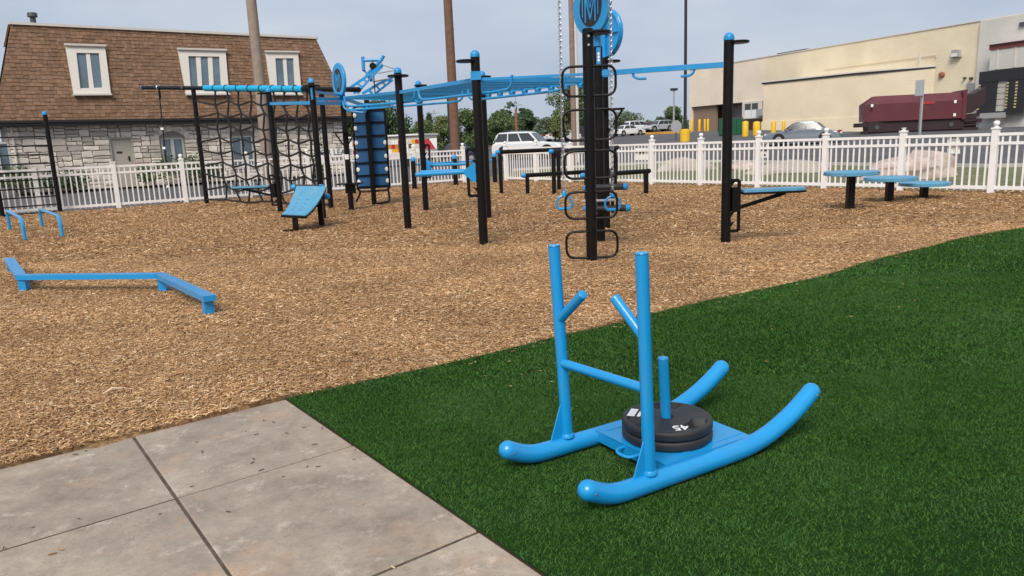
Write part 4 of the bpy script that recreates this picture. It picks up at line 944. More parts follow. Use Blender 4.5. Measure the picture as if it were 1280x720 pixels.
# ------------------------------------------------------------------ vehicles
def vehicle(name, label, cat, g, heading, L, W, Hh, paint, kind='sedan', group=None):
    T = thing(name, label, cat, g, heading, group)
    x0 = -L / 2; wr = .33 if kind != 'suv' else .39
    if kind == 'sedan':
        low = [(0, .28), (.0, .62), (.03, .78), (.16, .88), (.28, .90), (.74, .90), (.95, .78), (1, .60), (1, .28)]
        cab = [(.17, .88), (.29, 1.36), (.36, 1.44), (.52, 1.45), (.60, 1.40), (.75, .88)]
    else:
        low = [(0, .36), (0, .80), (.02, 1.0), (.05, 1.04), (.70, 1.04), (.93, .96), (.985, .82), (1, .60), (1, .36)]
        cab = [(.02, 1.03), (.06, 1.62), (.10, 1.74), (.30, 1.78), (.48, 1.76), (.55, 1.70), (.70, 1.03)]
    kz = Hh / (1.45 if kind == 'sedan' else 1.78)
    low = [(a * L + x0, z * kz) for a, z in low]; cab = [(a * L + x0, z * kz) for a, z in cab]
    def loft(prof, secs):                              # sections across the width: (y, shrink towards profile centre, dz)
        k = len(prof); cx = sum(p[0] for p in prof) / k; zb = min(p[1] for p in prof); vs = []
        for y, sx, sz in secs: vs += [Vector((cx + (p[0] - cx) * sx, y, zb + (p[1] - zb) * sz)) for p in prof]
        fs = [tuple(range(k))] + [tuple(range(len(vs) - 1, len(vs) - k - 1, -1))]
        for i in range(len(secs) - 1): fs += [(i * k + (j + 1) % k, i * k + j, (i + 1) * k + j, (i + 1) * k + (j + 1) % k) for j in range(k)]
        return vs, fs
    w = W / 2
    m_ = MB(); m_.add(*loft(low, [(-w, .955, .93), (-w * .94, .99, .99), (-w * .6, 1, 1.0), (w * .6, 1, 1.0), (w * .94, .99, .99), (w, .955, .93)]))
    body = m_.build('body', paint, T, local=True, sharp=40)
    m_ = MB(); m_.add(*loft(cab, [(-w * .93, 1.02, .02), (-w * .70, .97, .96), (-w * .58, 1, 1), (w * .58, 1, 1), (w * .70, .97, .96), (w * .93, 1.02, .02)])); m_.build('cabin', paint, T, local=True, sharp=40)
    # glass
    zb, zt = min(p[1] for p in cab), max(p[1] for p in cab)
    def side(xa, xb, f0, f1, s):
        def pt(fr, f):                                 # f height fraction, fr fraction along the cabin at that height
            z = zb + (zt - zb) * f; xs = []
            for (ax, az), (bx, bz) in zip(cab, cab[1:]):
                if (az - z) * (bz - z) <= 0 and az != bz: xs.append(ax + (bx - ax) * (z - az) / (bz - az))
            lo, hi = min(xs), max(xs); y = (w * .93 + (w * .70 - w * .93) * f / .96 + .012) * s; return Vector((lo + .07 + (hi - lo - .14) * fr, y, z))
        return [pt(xa, f0), pt(xb, f0), pt(xb, f1), pt(xa, f1)]
    cuts = [(.04, .46), (.50, .95)] if kind == 'sedan' else [(.02, .30), (.33, .62), (.65, .97)]
    for s in (-1, 1):
        for a, b in cuts: MB().prism(side(a, b, .14, .84, s), (0, -.02 * s, 0)).build('side_window', M_cglass, T, local=True)
    def endglass(i0, i1, name):
        (ax, az), (bx, bz) = cab[i0], cab[i1]; d = Vector((bx - ax, 0, bz - az)).normalized(); nn = Vector((-d.z, 0, d.x)); nn = nn if nn.x * (1 if (ax + bx) / 2 > 0 else -1) > 0 else -nn
        p = lambda t, y: Vector((ax + (bx - ax) * t, y, az + (bz - az) * t)) + nn * .02
        MB().prism([p(.12, -w * .82), p(.12, w * .82), p(.9, w * .62), p(.9, -w * .62)], -nn * .03).build(name, M_cglass, T, local=True)
    endglass(len(cab) - 1, len(cab) - 2, 'windscreen'); endglass(0, 1, 'rear_window')
    for ax in (.19, .80):
        for s in (-1, 1):
            c = Vector((x0 + L * ax, s * (w - .10), wr)); wh = MB().lathe([(wr * .72, -.11), (wr, -.09), (wr, .09), (wr * .72, .11)], c, 18, (0, s, 0)).build('wheel', M_tyre, T, local=True)
            MB().lathe([(wr * .66, .0), (wr * .62, .115), (wr * .2, .12)], c, 12, (0, s, 0)).build('rim', M_rim, wh, local=True)
            MB().lathe([(wr * 1.16, -.1), (wr * 1.16, .105)], c + Vector((0, -.0 * s, .03)), 18, (0, s, 0)).build('wheel_arch', M_tyre, T, local=True)
    for s in (-1, 1):
        zl = (.74 if kind == 'sedan' else .86) * kz
        MB().box((x0 + .06, s * w * .72, zl), (.14, w * .4, .17)).build('tail_light', M_taill, T, local=True)
        MB().box((-x0 - .10, s * w * .72, zl - .08), (.18, w * .42, .15)).build('headlight', M_lamp, T, local=True)
        MB().box((x0 + L * (.70 if kind == 'sedan' else .66), s * (w + .06), .98 * kz), (.12, .18, .13)).build('mirror', paint, T, local=True)
    MB().box((x0 - .01, 0, .42 * kz), (.12, W * .9, .2)).build('rear_bumper', M_dkgrey if kind == 'suv' else paint, T, local=True)
    MB().box((-x0 + .01, 0, .40 * kz), (.12, W * .88, .2)).build('front_bumper', M_dkgrey if kind == 'suv' else paint, T, local=True)
    MB().box((x0 - .02, 0, .66 * kz), (.10, .5, .12)).build('number_plate', M_whitem, T, local=True)
    if kind == 'suv':
        for s in (-1, 1): MB().tube([(x0 + L * .14, s * w * .6, zt + .0), (x0 + L * .16, s * w * .6, zt + .06), (x0 + L * .46, s * w * .6, zt + .06), (x0 + L * .48, s * w * .6, zt - .01)], .02, 6).build('roof_rail', M_dkgrey, T, local=True)
    return T
def yaw_to(g): return math.atan2(g.y, g.x)             # angle of the sight line there
vehicle('parked_suv', 'white suv parked behind the far fence under the trees', 'suv', atD(663, 49), radians(-22), 4.9, 1.95, 1.76, M_carw, 'suv')
vehicle('parked_car', 'grey sedan parked behind the fence in front of the annex wall', 'car', atD(1003, 48.5), radians(152), 4.6, 1.8, 1.45, M_carg)
vehicle('parked_car', 'silver estate car at the right end of the far car row', 'car', atD(823, 108), radians(205), 4.5, 1.85, 1.62, M_cars, 'suv', 'cars in the far row by the orange kerb')
vehicle('parked_car', 'dark red sedan half behind the silver estate car', 'car', atD(808.5, 112), radians(220), 4.4, 1.8, 1.45, M_carr, 'sedan', 'cars in the far row by the orange kerb')
vehicle('parked_car', 'white van-backed car left of the dark red sedan', 'car', atD(799, 109), radians(25), 4.9, 1.9, 1.75, M_carw, 'suv', 'cars in the far row by the orange kerb')
vehicle('parked_car', 'white sedan at the left end of the far car row', 'car', atD(785, 98), radians(30), 4.6, 1.8, 1.42, M_carw, 'sedan', 'cars in the far row by the orange kerb')
vehicle('parked_car', 'navy car with pale bonnet behind the brown utility pole', 'car', atD(567, 62), radians(184), 4.6, 1.8, 1.6, M_carb)
vehicle('parked_car', 'small white car right of the white suv, beyond the ring chain', 'car', atD(703, 88), radians(30), 4.3, 1.8, 1.5, M_carw)
vehicle('parked_car', 'red car behind the pole with the pale conduit', 'car', atD(729, 92), radians(15), 4.5, 1.8, 1.6, M_carr)
# trailer with coloured side
g = atD(480, 58); TX = thing('snack_trailer', 'white roofed trailer with yellow and red painted side behind the fence', 'trailer', g)
a_, b_ = atD(432, 60), atD(524, 56.5); te = (b_ - a_); te.z = 0; TLn = te.length; te.normalize(); tn = Vector((te.y, -te.x, 0)); tn = tn if tn.y < 0 else -tn
def tp(u, off, z): return Vector((a_.x, a_.y, 0)) + te * u + tn * off + Z * z
tz = math.atan2(te.y, te.x); zr = onpl(505, 168.5, a_, tn).z
MB().box(tp(TLn / 2, -1.2, zr / 2 + .3), (TLn, 2.4, zr - .7), rz=tz).build('body', M_trim, TX)
MB().box(tp(TLn / 2, -1.15, zr - .02), (TLn + .2, 2.7, .12), rz=tz).build('roof', M_whitem, TX)
M_pnl = [M_yel, M_red, M_whitem, mat('brown_print', (.16, .07, .03), .6), mat('orange_print', (.6, .22, .03), .6)]
rg_ = random.Random(3)
for i in range(int(TLn / .33)):
    for j in range(3): MB().box(tp(.25 + i * .33, .02, zr - .55 - j * .33), (.31, .03 + .004 * ((i + j) % 3), .31), rz=tz).build('printed_square', rg_.choice(M_pnl[:3] + M_pnl + [M_whitem, M_trim]), TX)
for u in (1.2, TLn - 1.2):
    MB().lathe([(.33, -.1), (.33, .1)], tp(u, -.1, .36), 14, tn).build('wheel', M_tyre, TX)
p = [onpl(x, y, atD(538, 54), Vector((0, -1, 0))) for x, y in ((529, 187), (546, 186), (546, 172.5), (529, 174))]
T = thing('red_white_board', 'white board with a red slanted half behind the fence right of the trailer', 'sign', Vector((p[0].x, p[0].y, zg(p[0].x, p[0].y))))
MB().prism(p, (0, .06, 0)).build('panel', M_whitem, T); q = [p[0], p[0].lerp(p[1], .92), p[3].lerp(p[2], .42), p[3]]; MB().prism([v + Vector((0, -.012, 0)) for v in q], (0, -.006, 0)).build('red_half', mat('bright_red', (.48, .03, .04), .5), T)
for t in (.1, .9): v = p[0].lerp(p[1], t); MB().bar(Vector((v.x, v.y + .09, 0)), v + Vector((0, .09, .4)), .07, .05).build('leg', M_grey, T)

# ------------------------------------------------------------------ poles
def pole_at(px, py, dist, r0, r1, h, m, label):
    q = colpx(px, py, dist); g = Vector((q.x, q.y, zg(q.x, q.y))); T = thing('utility_pole', label, 'utility pole', g)
    k = 9; pts = [g + Vector((random.uniform(-.008, .008), random.uniform(-.008, .008), -.3 + (h + .3) * i / k)) for i in range(k + 1)]
    MB().tube(pts, [r0 + (r1 - r0) * i / k for i in range(k + 1)], 14).build('pole', m, T)
    m2 = MB()
    for i in range(5): z = h * (.35 + .12 * i); m2.box(g + Vector((r0 * .9, 0, z)), (.03, .05, .02))
    m2.build('pole_step', M_dkgrey, T); return T, g
pole_at(328.2, 140, 28.2, .215, .175, 10.8, M_wood, 'weathered grey utility pole in front of the shingled roof')
pole_at(567, 140, 31.5, .215, .165, 10.6, M_wood2, 'dark brown utility pole rising behind the monkey bars')
T, g = pole_at(716.4, 120, 41, .155, .13, 13, mat('pinkish_pole_wood', (.27, .19, .155), .9, .2, 5, .6, 30), 'slim utility pole with a pale conduit behind the rung post')
MB().tube([g + Vector((.21, -.05, 0)), g + Vector((.21, -.05, 12))], .085, 10).build('conduit', M_pvc, T)
def street(px, py, dist, h, r, m, name, label, cat, arm=None, head=None):
    q = colpx(px, py, dist); g = Vector((q.x, q.y, zg(q.x, q.y))); T = thing(name, label, cat, g)
    MB().tube([g - Z * .3, g + Z * h], [r, r * .8], 10).build('pole', m, T); return T, g
M_lampblk = mat('lamp_post_bronze', (.022, .02, .02), .5, .1, 4)
T, g = street(856.4, 150, 66, 16, .15, M_lampblk, 'lamp_post', 'tall dark lamp post on a yellow base near the store', 'lamp post')
MB().lathe([(.43, -.2), (.43, .95), (.40, 1.08), (.2, 1.1)], g, 20).build('base', M_yel, T)
MB().box(g + Vector((-.9, 0, 16)), (1.2, .45, .2)).build('lamp_head', M_lampblk, T); MB().box(g + Vector((.9, 0, 16)), (1.2, .45, .2)).build('lamp_head', M_lampblk, T)
q = colpx(842, 112, 118); T, g = street(842.3, 135, 118, q.z - zg(q.x, q.y), .16, M_grey, 'lamp_post', 'grey lamp post with a flat double head beyond the car row', 'lamp post')
MB().box(Vector((g.x, g.y, q.z)), (1.1 * 1.0, .6, .35)).build('lamp_head', M_lampblk, T)
MB().box(Vector((g.x + .0, g.y, q.z - .05)), (.9, .4, .3)).build('lamp_head', M_lampblk, T)
q = colpx(559, 108, 70); T, g = street(559.5, 125, 70, q.z - zg(q.x, q.y) - .3, .10, M_lampblk, 'lamp_post', 'thin dark lamp post with one long arm beside the brown utility pole', 'lamp post')
e0 = colpx(560, 105, 70); e1 = colpx(543, 108.5, 70); MB().tube([Vector((g.x, g.y, e0.z - .4)), e0, e1], [.09, .09, .12], 8).build('arm', M_lampblk, T)
q = colpx(645, 140, 60); T, g = street(645.2, 150, 60, zat(Vector((q.x, q.y, 0)), 136) - zg(q.x, q.y), .115, M_rust, 'rusty_post', 'thin rusty post in front of the white suv and trees', 'post')
MB().tube([g + Z * (zat(g, 136) - g.z), g + Z * (zat(g, 115) - g.z)], .03, 6).build('whip', M_grey, T)
# stop sign seen from behind, and the sign post by the compactor
q = colpx(845, 160, 72); g = Vector((q.x, q.y, zg(q.x, q.y))); T = thing('road_sign', 'grey back of an octagonal sign on a dark post left of the yellow base', 'sign', g)
zc = zat(g, 158); MB().bar(g, g + Z * (zc - g.z + .3), .12, .1).build('post', M_dkgrey, T); pts = [Vector((g.x + .55 * cos(pi / 8 + i * pi / 4), g.y - .09, zc + .62 * sin(pi / 8 + i * pi / 4))) for i in range(8)]; MB().prism(pts, (0, .03, 0)).build('panel', M_grey, T)
q = colpx(1151.3, 140, 44); g = Vector((q.x, q.y, zg(q.x, q.y))); T = thing('sign_post', 'steel sign post seen edge on in front of the maroon compactor', 'sign', g)
MB().bar(g - Z * .2, g + Z * (zat(g, 100) - g.z), .16, .10).build('post', M_grey, T)
za_, zb_ = zat(g, 119.5), zat(g, 100); MB().box(Vector((g.x - .17, g.y + .02, (za_ + zb_) / 2)), (.06, .5, za_ - zb_ if za_ > zb_ else zb_ - za_), rz=radians(32)).build('panel', mat('sign_back', (.5, .52, .52), .4, .05, 3, metal=.3), T)
# far lattice pylon
q = colpx(543, 150, 330); g = Vector((q.x, q.y, 2.0)); T = thing('lattice_pylon', 'tiny grey lattice pylon over the distant trees left of the brown pole', 'pylon', g); zt = zat(g, 137.5); m_ = MB(); hh = zt - 2
for s in (-1, 1): m_.bar(g + Vector((s * 2, 0, 0)), g + Vector((s * .3, 0, hh)), .25, .25)
for i in range(7): z0, z1 = hh * i / 7, hh * (i + 1) / 7; w0, w1 = 2 - 1.7 * i / 7, 2 - 1.7 * (i + 1) / 7; m_.bar(g + Vector((-w0, 0, z0)), g + Vector((w1, 0, z1)), .15, .15); m_.bar(g + Vector((w0, 0, z0)), g + Vector((-w1, 0, z1)), .15, .15)
m_.build('lattice', M_grey, T); 
for z in (.78, .9): MB().bar(g + Vector((-2.6, 0, hh * z)), g + Vector((2.6, 0, hh * z)), .25, .25).build('cross_arm', M_grey, T)

# ------------------------------------------------------------------ trees beyond the fence
def tree(px, pyt, wpx, dist, m, label, seed, sparse=1.0, pine=False, low=.2):
    q = colpx(px, 160, dist); g = Vector((q.x, q.y, zg(q.x, q.y))); top = zat(g, pyt) - g.z; w = wpx * dist / FPX
    T = thing('pine_tree' if pine else 'tree', label, 'tree', g, group='trees beyond the car park'); rg = random.Random(seed)
    t = MB(); lean = Vector((rg.uniform(-.03, .03), rg.uniform(-.03, .03), 0))
    t.tube([lean * i + Z * (top * .78 * i / 6 - .3) for i in range(7)], [max(.05, .02 * top * (1.5 - 1.3 * i / 6)) for i in range(7)], 8)
    cl = []
    n = 16 if not pine else 9
    for i in range(n):
        f = rg.random() if not pine else i / n
        z = top * (low + (1 - low) * (.12 + .76 * f)); env = w / 2 * (sin(pi * min(1, (.18 + .8 * f))) ** .7 if not pine else (1.0 - f * .85))
        a = rg.random() * 6.28; r = env * (.25 + .6 * rg.random()) if not pine else env * .15
        s = w * (.17 + .09 * rg.random()) if not pine else env * .8 + .2
        c = (cos(a) * r, sin(a) * r, z); cl.append((*c, s, s, s * .75 if not pine else top / n * .8))
        b0 = z * (.5 + .2 * rg.random()); t.tube([Vector((0, 0, b0)), Vector((c[0] * .6, c[1] * .6, (b0 + z) / 2 + .1)), Vector(c)], [.013 * top * .8, .008 * top * .8, .02], 5)
    t.build('trunk', M_bark, T, local=True)
    vs = []; rgn = np.random.default_rng(seed)
    lf = max(.12, w * .026) * (1 if not pine else .8); nper = int(330 * sparse)
    for (cx, cy, cz, rx, ry, rz_) in cl:
        d = rgn.normal(size=(nper, 3)); d /= np.linalg.norm(d, axis=1)[:, None]; r = (.35 + .75 * rgn.random(nper) ** .6)[:, None]
        c = d * r * np.array([rx, ry, rz_]) + np.array([cx, cy, cz]); a = rgn.normal(size=(nper, 3)); a /= np.linalg.norm(a, axis=1)[:, None]
        b = np.cross(a, rgn.normal(size=(nper, 3))); b /= np.linalg.norm(b, axis=1)[:, None]; s = (lf * (.5 + 1.0 * rgn.random(nper)))[:, None]
        vs.append(np.stack([c - a * s, c + b * s * .55, c + a * s, c - b * s * .55], 1))
    v = np.concatenate(vs).reshape(-1, 3); o = numpy_mesh('crown', v, np.arange(len(v)).reshape(-1, 4), 4, m); o.parent = T
for i, a in enumerate([(478, 126, 74, 72, M_leaf2, 'large dark tree behind the blue climbing panel', 1.3), (500, 152, 40, 80, M_leaf3, 'low yellow green tree right of the blue climbing panel', 1.0), (434, 138, 34, 75, M_leaf, 'green tree at the right corner of the stone building', 1.0),
                       (528, 150, 44, 95, M_leaf, 'mid green tree left of the tiny pylon', 1.0), (553, 143, 40, 92, M_leaf3, 'light green tree left of the brown utility pole', 1.0), (583, 139, 50, 90, M_leaf, 'broad green tree right of the brown utility pole', 1.2), (606, 150, 36, 88, M_leaf2, 'dark tree behind the tall nearer post', 1.0),
                       (626, 141, 44, 85, M_leaf, 'round green tree above the left of the white suv', 1.2), (657, 139, 34, 95, M_leaf2, 'dark round tree right of the thin rusty post', 1.2), (683, 149, 34, 90, M_leaf4, 'grey green low tree left of the ring chain', 1.0), (699, 146, 30, 84, M_leaf3, 'yellow green tree under the ring chain', 1.0),
                       (712, 92, 52, 88, M_leaf, 'tallest green tree rising behind the conduit pole', 1.5), (738, 135, 36, 95, M_leaf2, 'dark tree half hidden by the rung post', 1.0), (782, 141, 40, 128, M_leaf4, 'pale grey green tree above the white parked cars', 1.0), (841, 134, 36, 125, M_leaf, 'green tree left of the tall dark lamp post', 1.0), (826, 147, 24, 130, M_leaf2, 'small dark tree below the flat lamp head', 1.0)]):
    tree(a[0], a[1], a[2], a[3], a[4], a[5], 100 + i, a[6])
tree(537, 137.5, 15, 100, M_leaf2, 'narrow dark conifer rising above the trees by the tiny pylon', 140, .8, True, .35)
tl = []
rgn = np.random.default_rng(5); n = 2600                                  # a far belt of scrub that closes the gaps between the trees
for seg in ((438, 760, 150, 4.6), (770, 860, 175, 3.4)):
    px = seg[0] + (seg[1] - seg[0]) * rgn.random(n)
    for x in px:
        q = colpx(x, 170, seg[2] + rgn.random() * 12); zz = zg(q.x, q.y) + rgn.random() ** 1.5 * seg[3] * (1 + .4 * sin(x * .11) + .3 * sin(x * .05 + 1)); tl.append((q.x, q.y, zz))
c = np.array(tl); a = rgn.normal(size=c.shape); a /= np.linalg.norm(a, axis=1)[:, None]; b = np.cross(a, rgn.normal(size=c.shape)); b /= np.linalg.norm(b, axis=1)[:, None]; s = (.4 + .5 * rgn.random(len(c)))[:, None]
v = np.stack([c - a * s, c + b * s * .6, c + a * s, c - b * s * .6], 1).reshape(-1, 3); numpy_mesh('far_scrub', v, np.arange(len(v)).reshape(-1, 4), 4, M_leaf2, kind='stuff')

# ------------------------------------------------------------------ the outdoor training rig
RIG = thing('training_rig', 'large outdoor training rig of black posts carrying blue monkey bars and round blue discs', 'climbing rig', (0, 14, 0))
def gp(px, py): v = at(px, py); return Vector((v.x, v.y, 0))
PR = .067
def rigpost(px, py, top, cap=True, r=PR):
    g = gp(px, py); h = zat(g, top); m_ = MB()
    if cap: m_.lathe([(r, -.2), (r, h - r * .95)], g, 18)
    else: m_.lathe([(r, -.2), (r, h - .012), (r - .012, h)], g, 18)
    p = m_.build('post', M_black, RIG)
    if cap: MB().dome(g + Z * (h - r * .95), r * 1.04, n=18, base=.03).build('dome_cap', M_bluefar, p)
    return g, h, p
G740, h740, p740 = rigpost(740, 327.5, 35.5, False); G752, h752, p752 = rigpost(751, 302, 58, False); G758, h758, p758 = rigpost(758, 285, 72, False)
G912, h912, p912 = rigpost(906.9, 303, 41); G600, h600, p600 = rigpost(604.8, 305, 63); G610, h610, p610 = rigpost(610.5, 272, 89)
G500, h500, p500 = rigpost(510.3, 286, 84.5); G525, h525, p525 = rigpost(532.7, 263, 101); G386, h386, p386 = rigpost(404.2, 273, 98)
G400, h400, p400 = rigpost(414, 259.5, 117, False); G430, h430, p430 = rigpost(439.5, 263, 114, False); GNF, hNF, pNF = rigpost(350.8, 265, 110)
GNB, hNB, pNB = rigpost(258.6, 254, 110, False); G470, h470, p470 = rigpost(468, 256, 122, False)
def hz(g, z): return Vector((g.x, g.y, z))
def pt(g, py): return hz(g, zat(g, py))
A_ = [pt(G752, 92), pt(G600, 99.5), pt(G500, 115.5), pt(G430, 122.5)]; B_ = [pt(G758, 99.5), pt(G610, 116.5), pt(G525, 125), pt(G470, 133)]
def beam(a, b, w=.055, h=.07, m=None, name='beam'):
    d = (Vector(b) - Vector(a)).normalized(); return MB().bar(Vector(a) + d * .06, Vector(b) - d * .06, w, h).build(name, m or M_bluefar, RIG)
beam(pt(G912, 80.5), A_[0])
for i_, (a, b) in enumerate(zip(A_, A_[1:])): beam(a, b, .04, .036 if i_ == 0 else .055)
for a, b in zip(B_, B_[1:]): beam(a, b)
LA, LB = [A_[1], A_[2], A_[3]], [B_[0], B_[1], B_[2]]
for k in range(2):
    n = (9, 9)[k]
    for i in range(n):
        t = (i + .5) / n; a, b = LA[k].lerp(LA[k + 1], t), LB[k].lerp(LB[k + 1], t)
        MB().tube([a, b], .0185, 8).build('monkey_bar', M_bluefar, RIG)
        if k == 0: MB().lathe([(.001, -.07), (.055, -.045), (.062, 0), (.05, .02)], b - Z * .04, 10).build('bar_end_boss', M_bluefar, RIG)
beam(B_[0], A_[1], .05, .06); beam(B_[1], A_[2], .05, .06); beam(B_[2], A_[3], .05, .06)
beam(pt(G386, 123.5), pt(G430, 124)); beam(pt(GNF, 129.5), pt(G386, 128.5)); beam(pt(G386, 129), pt(G430, 129.5))
beam(pt(G386, 114), A_[3] + Z * .05, .04, .05)
beam(A_[3], B_[3])
MB().bar(pt(G386, 110) + Vector((.02, -.09, 0)), pt(G386, 125) + Vector((.02, -.09, 0)), .09, .03, (1, 0, 0)).build('bracket', M_bluefar, RIG)
MB().box(pt(G525, 119) + Vector((-.0, -.075, 0)), (.18, .03, .34)).build('bracket', M_bluefar, RIG)
for g, y, s in ((G400, 128, .16), (G430, 129, .16), (G600, 95, .15), (G758, 92, .14)): MB().box(pt(g, y), (s, s, .12)).build('clamp', M_bluefar, RIG)
MB().box(pt(G752, 72) + Vector((-.0, -.07, 0)), (.06, .02, .26)).build('maker_plate', M_bluefar, RIG)
for i in range(3): MB().box(pt(G752, 68 + i * 4) + Vector((-.0, -.082, 0)), (.03, .004, .035)).build('printed_mark', M_whitem, RIG)
# pull up bars slung below the beams, with upturned ends
def pullbar(pxs, z, zup):
    P = [at(x, y, z) for x, y in pxs]; a, b = P[0], P[-1]; d = (b - a).normalized()
    MB().tube(bend([a - d * .06 + Z * zup, a - d * .03 + Z * .02, a + d * .2, b - d * .2, b + d * .03 + Z * .02, b + d * .06 + Z * zup], .14), .02, 8).build('pull_up_bar', M_bluefar, RIG)
pullbar([(703, 113), (588, 125.5)], 2.25, .22); pullbar([(637, 112.5), (526, 125.5)], 2.22, .2); pullbar([(576, 127), (432, 138)], 2.27, .2); pullbar([(516, 127), (434, 133.5)], 2.28, .2)
for pts in ([(792, 91), (791, 95), (797, 98.6), (808, 98.2)], [(868, 85.5), (867, 91), (861, 95), (851, 95.4)]):
    e = (A_[0] - pt(G912, 80.5)); n = Vector((-e.y, e.x, 0)).normalized(); MB().tube(bend([onpl(x, y, A_[0], n) for x, y in pts], .08), .018, 8).build('handle', M_bluefar, RIG)
# round flanges for hanging gear
for g, y, dx, r in ((G740, 41, .12, .15), (G912, 53, .13, .14), (G600, 76, -.13, .15), (G500, 95, 0, .19), (G386, 107.5, 0, .19), (GNF, 116.5, -.14, .14), (G525, 107, .05, .15), (G758, 77, .14, .13), (G610, 96, .06, .12)):
    c = pt(g, y) + Vector((dx, 0, 0)); MB().lathe([(r - .01, -.016), (r, -.008), (r, .008), (r - .01, .016)], c, 20).build('flange', M_black, RIG)
for y in (46, 57): MB().lathe([(.016, 0), (.014, .012)], pt(G740, y) + Vector((0, -PR, 0)), 8, (0, -1, 0)).build('bolt', M_chain, RIG)
# round blue discs with a monogram
DN = Vector((-.83, -.55, 0)).normalized()
def discsign(c, n, r, face=True, mast=None):
    n = Vector(n).normalized(); ex = Vector((-n.y, n.x, 0)); m_ = MB().lathe([(r - .008, -.03), (r, -.02), (r, .02), (r - .008, .03)], c, 40, n).build('disc_sign', M_blue, RIG)
    if not face:
        for a in (0, pi / 2): e = ex * cos(a) + Z * sin(a); MB().bar(c - n * .045 - e * r * .9, c - n * .045 + e * r * .9, .03, .035, n).build('rib', M_blue, m_)
        MB().tube(arc(c - n * .045, ex, Z, r * .93, 0, 2 * pi, 28)[:-1], .018, 6, closed=True).build('rim_ring', M_blue, m_)
        return
    k = r / .39; o = c + n * .031
    pts = [o + ex * (.235 * k * cos(t)) + Z * (.265 * k * sin(t)) for t in [2 * pi * i / 32 for i in range(32)]]
    MB().prism(pts, n * .004).build('emblem_ground', M_rubber, m_)
    def st(pp, w): 
        for a, b in zip(pp, pp[1:]): MB().bar(o + ex * a[0] * k + Z * a[1] * k + n * .006, o + ex * b[0] * k + Z * b[1] * k + n * .006, w * k, .006, n).build('emblem_stroke', M_blue, m_)
    st([(-.105, -.2), (-.105, .17), (.0, -.17), (.105, .17), (.105, -.2)], .026); st([(-.165, -.12), (-.165, .12)], .018); st([(.165, -.12), (.165, .12)], .018); st([(-.045, .13), (.0, -.02), (.045, .13)], .016)
c = pt(G752, 9); discsign(c + DN * .09, DN, .39)
c = pt(G758, 42); discsign(c - DN * .05, -DN, .39, True); ex_ = Vector((-DN.y, DN.x, 0)); cb_ = c - DN * .05
for e_ in (ex_, Z): MB().bar(cb_ + DN * .045 - e_ * .37, cb_ + DN * .045 + e_ * .37, .03, .035, DN).build('disc_rib', M_blue, RIG)
MB().tube(arc(cb_ + DN * .045, ex_, Z, .365, 0, 2 * pi, 28)[:-1], .018, 6, closed=True).build('disc_rim', M_blue, RIG)
c2 = pt(G758, 42); 
c = pt(G430, 100.5); discsign(c + DN * .05, DN, .40)
# masts behind the discs and the high arm that carries the ring chains (above the picture)
MB().lathe([(.045, h752 - .1), (.045, 3.86)], G752, 12).build('mast', M_bluefar, RIG); MB().lathe([(.045, h758 - .1), (.045, h758 + .5)], G758, 12).build('mast', M_bluefar, RIG); MB().lathe([(.045, h430 - .1), (.045, h430 + .4)], G430, 12).build('mast', M_bluefar, RIG)
RY = 10.15
def ringtop(px, py): return atY(px, py, RY)
R1, R2 = ringtop(705.5, 254), ringtop(765.8, 255)
MB().bar(Vector((R1.x - .12, RY, 3.82)), Vector((R2.x + .12, RY, 3.82)), .07, .07).build('chain_beam', M_bluefar, RIG)
MB().bar(Vector((G752.x - .15, RY + .03, 3.75)), Vector((G752.x, G752.y, 3.75)), .06, .06).build('chain_arm', M_bluefar, RIG)
# rung loops on the front post
for y0, y1 in ((83, 120), (137, 175), (188.5, 222.5), (239.5, 272.5), (288.5, 321.5)):
    z1, z0 = zat(G740, y0), zat(G740, y1); xc = (G740.x)
    for s in (-1, 1):
        o = Vector((xc, G740.y - .035, 0)); xo = .315 * s
        MB().tube(bend([o + Vector((.05 * s, 0, z1)), o + Vector((xo, 0, z1)), o + Vector((xo, 0, z0)), o + Vector((.05 * s, 0, z0))], .12, 6), .0155, 8).build('rung_loop', M_black, RIG)
# truss arms, top frame and pulley at the far station
YF = G470.y + .1
def f_(px, py, dy=0.): return atY(px, py, YF + dy)
def truss(top, bot, webs, dy, name):
    m_ = MB()
    for P, w in ((top, .065), (bot, .05)):
        for a, b in zip(P, P[1:]): m_.bar(f_(*a, dy), f_(*b, dy), .035, w)
    for a, b, w in webs: m_.bar(f_(*a, dy), f_(*b, dy), .03, w)
    return m_.build(name, M_bluefar, RIG)
truss([(432, 113.5), (455, 98), (478.5, 80.5)], [(447, 117), (454, 108), (464, 97), (478.5, 82.5)], [((440, 108.5), (445, 116.8), .10), ((446, 104), (453, 109), .05), ((453.5, 98.5), (459, 103), .05), ((462, 93), (466, 96), .06), ((471, 86.5), (474, 88), .10)], -.25, 'truss_arm')
truss([(453, 117), (474, 104.5), (491, 96.5)], [(470, 116.5), (478, 110), (491, 100)], [((461, 112), (465, 117), .07), ((470, 107), (475, 112.5), .05), ((478, 102.5), (482, 107), .05), ((486, 98.5), (488, 102), .10)], .25, 'truss_arm')
MB().tube([f_(453.5, 71), f_(454.5, 88), f_(459, 92.5), f_(476, 76), f_(479.8, 69.5)], .045, 8).build('top_frame', M_bluefar, RIG); MB().tube([f_(454.5, 75.5), f_(476, 75)], .04, 8).build('top_bar', M_bluefar, RIG)
MB().tube([f_(459, 92), f_(464, 100, -.25)], .05, 8).build('frame_stem', M_bluefar, RIG)
for a, b in (((478, 81), (493, 86)), ((473, 91.5), (492, 88)), ((466, 102.5), (487, 98))): MB().tube([f_(*a), f_(*b)], .017, 6).build('tie_rod', M_grey, RIG)
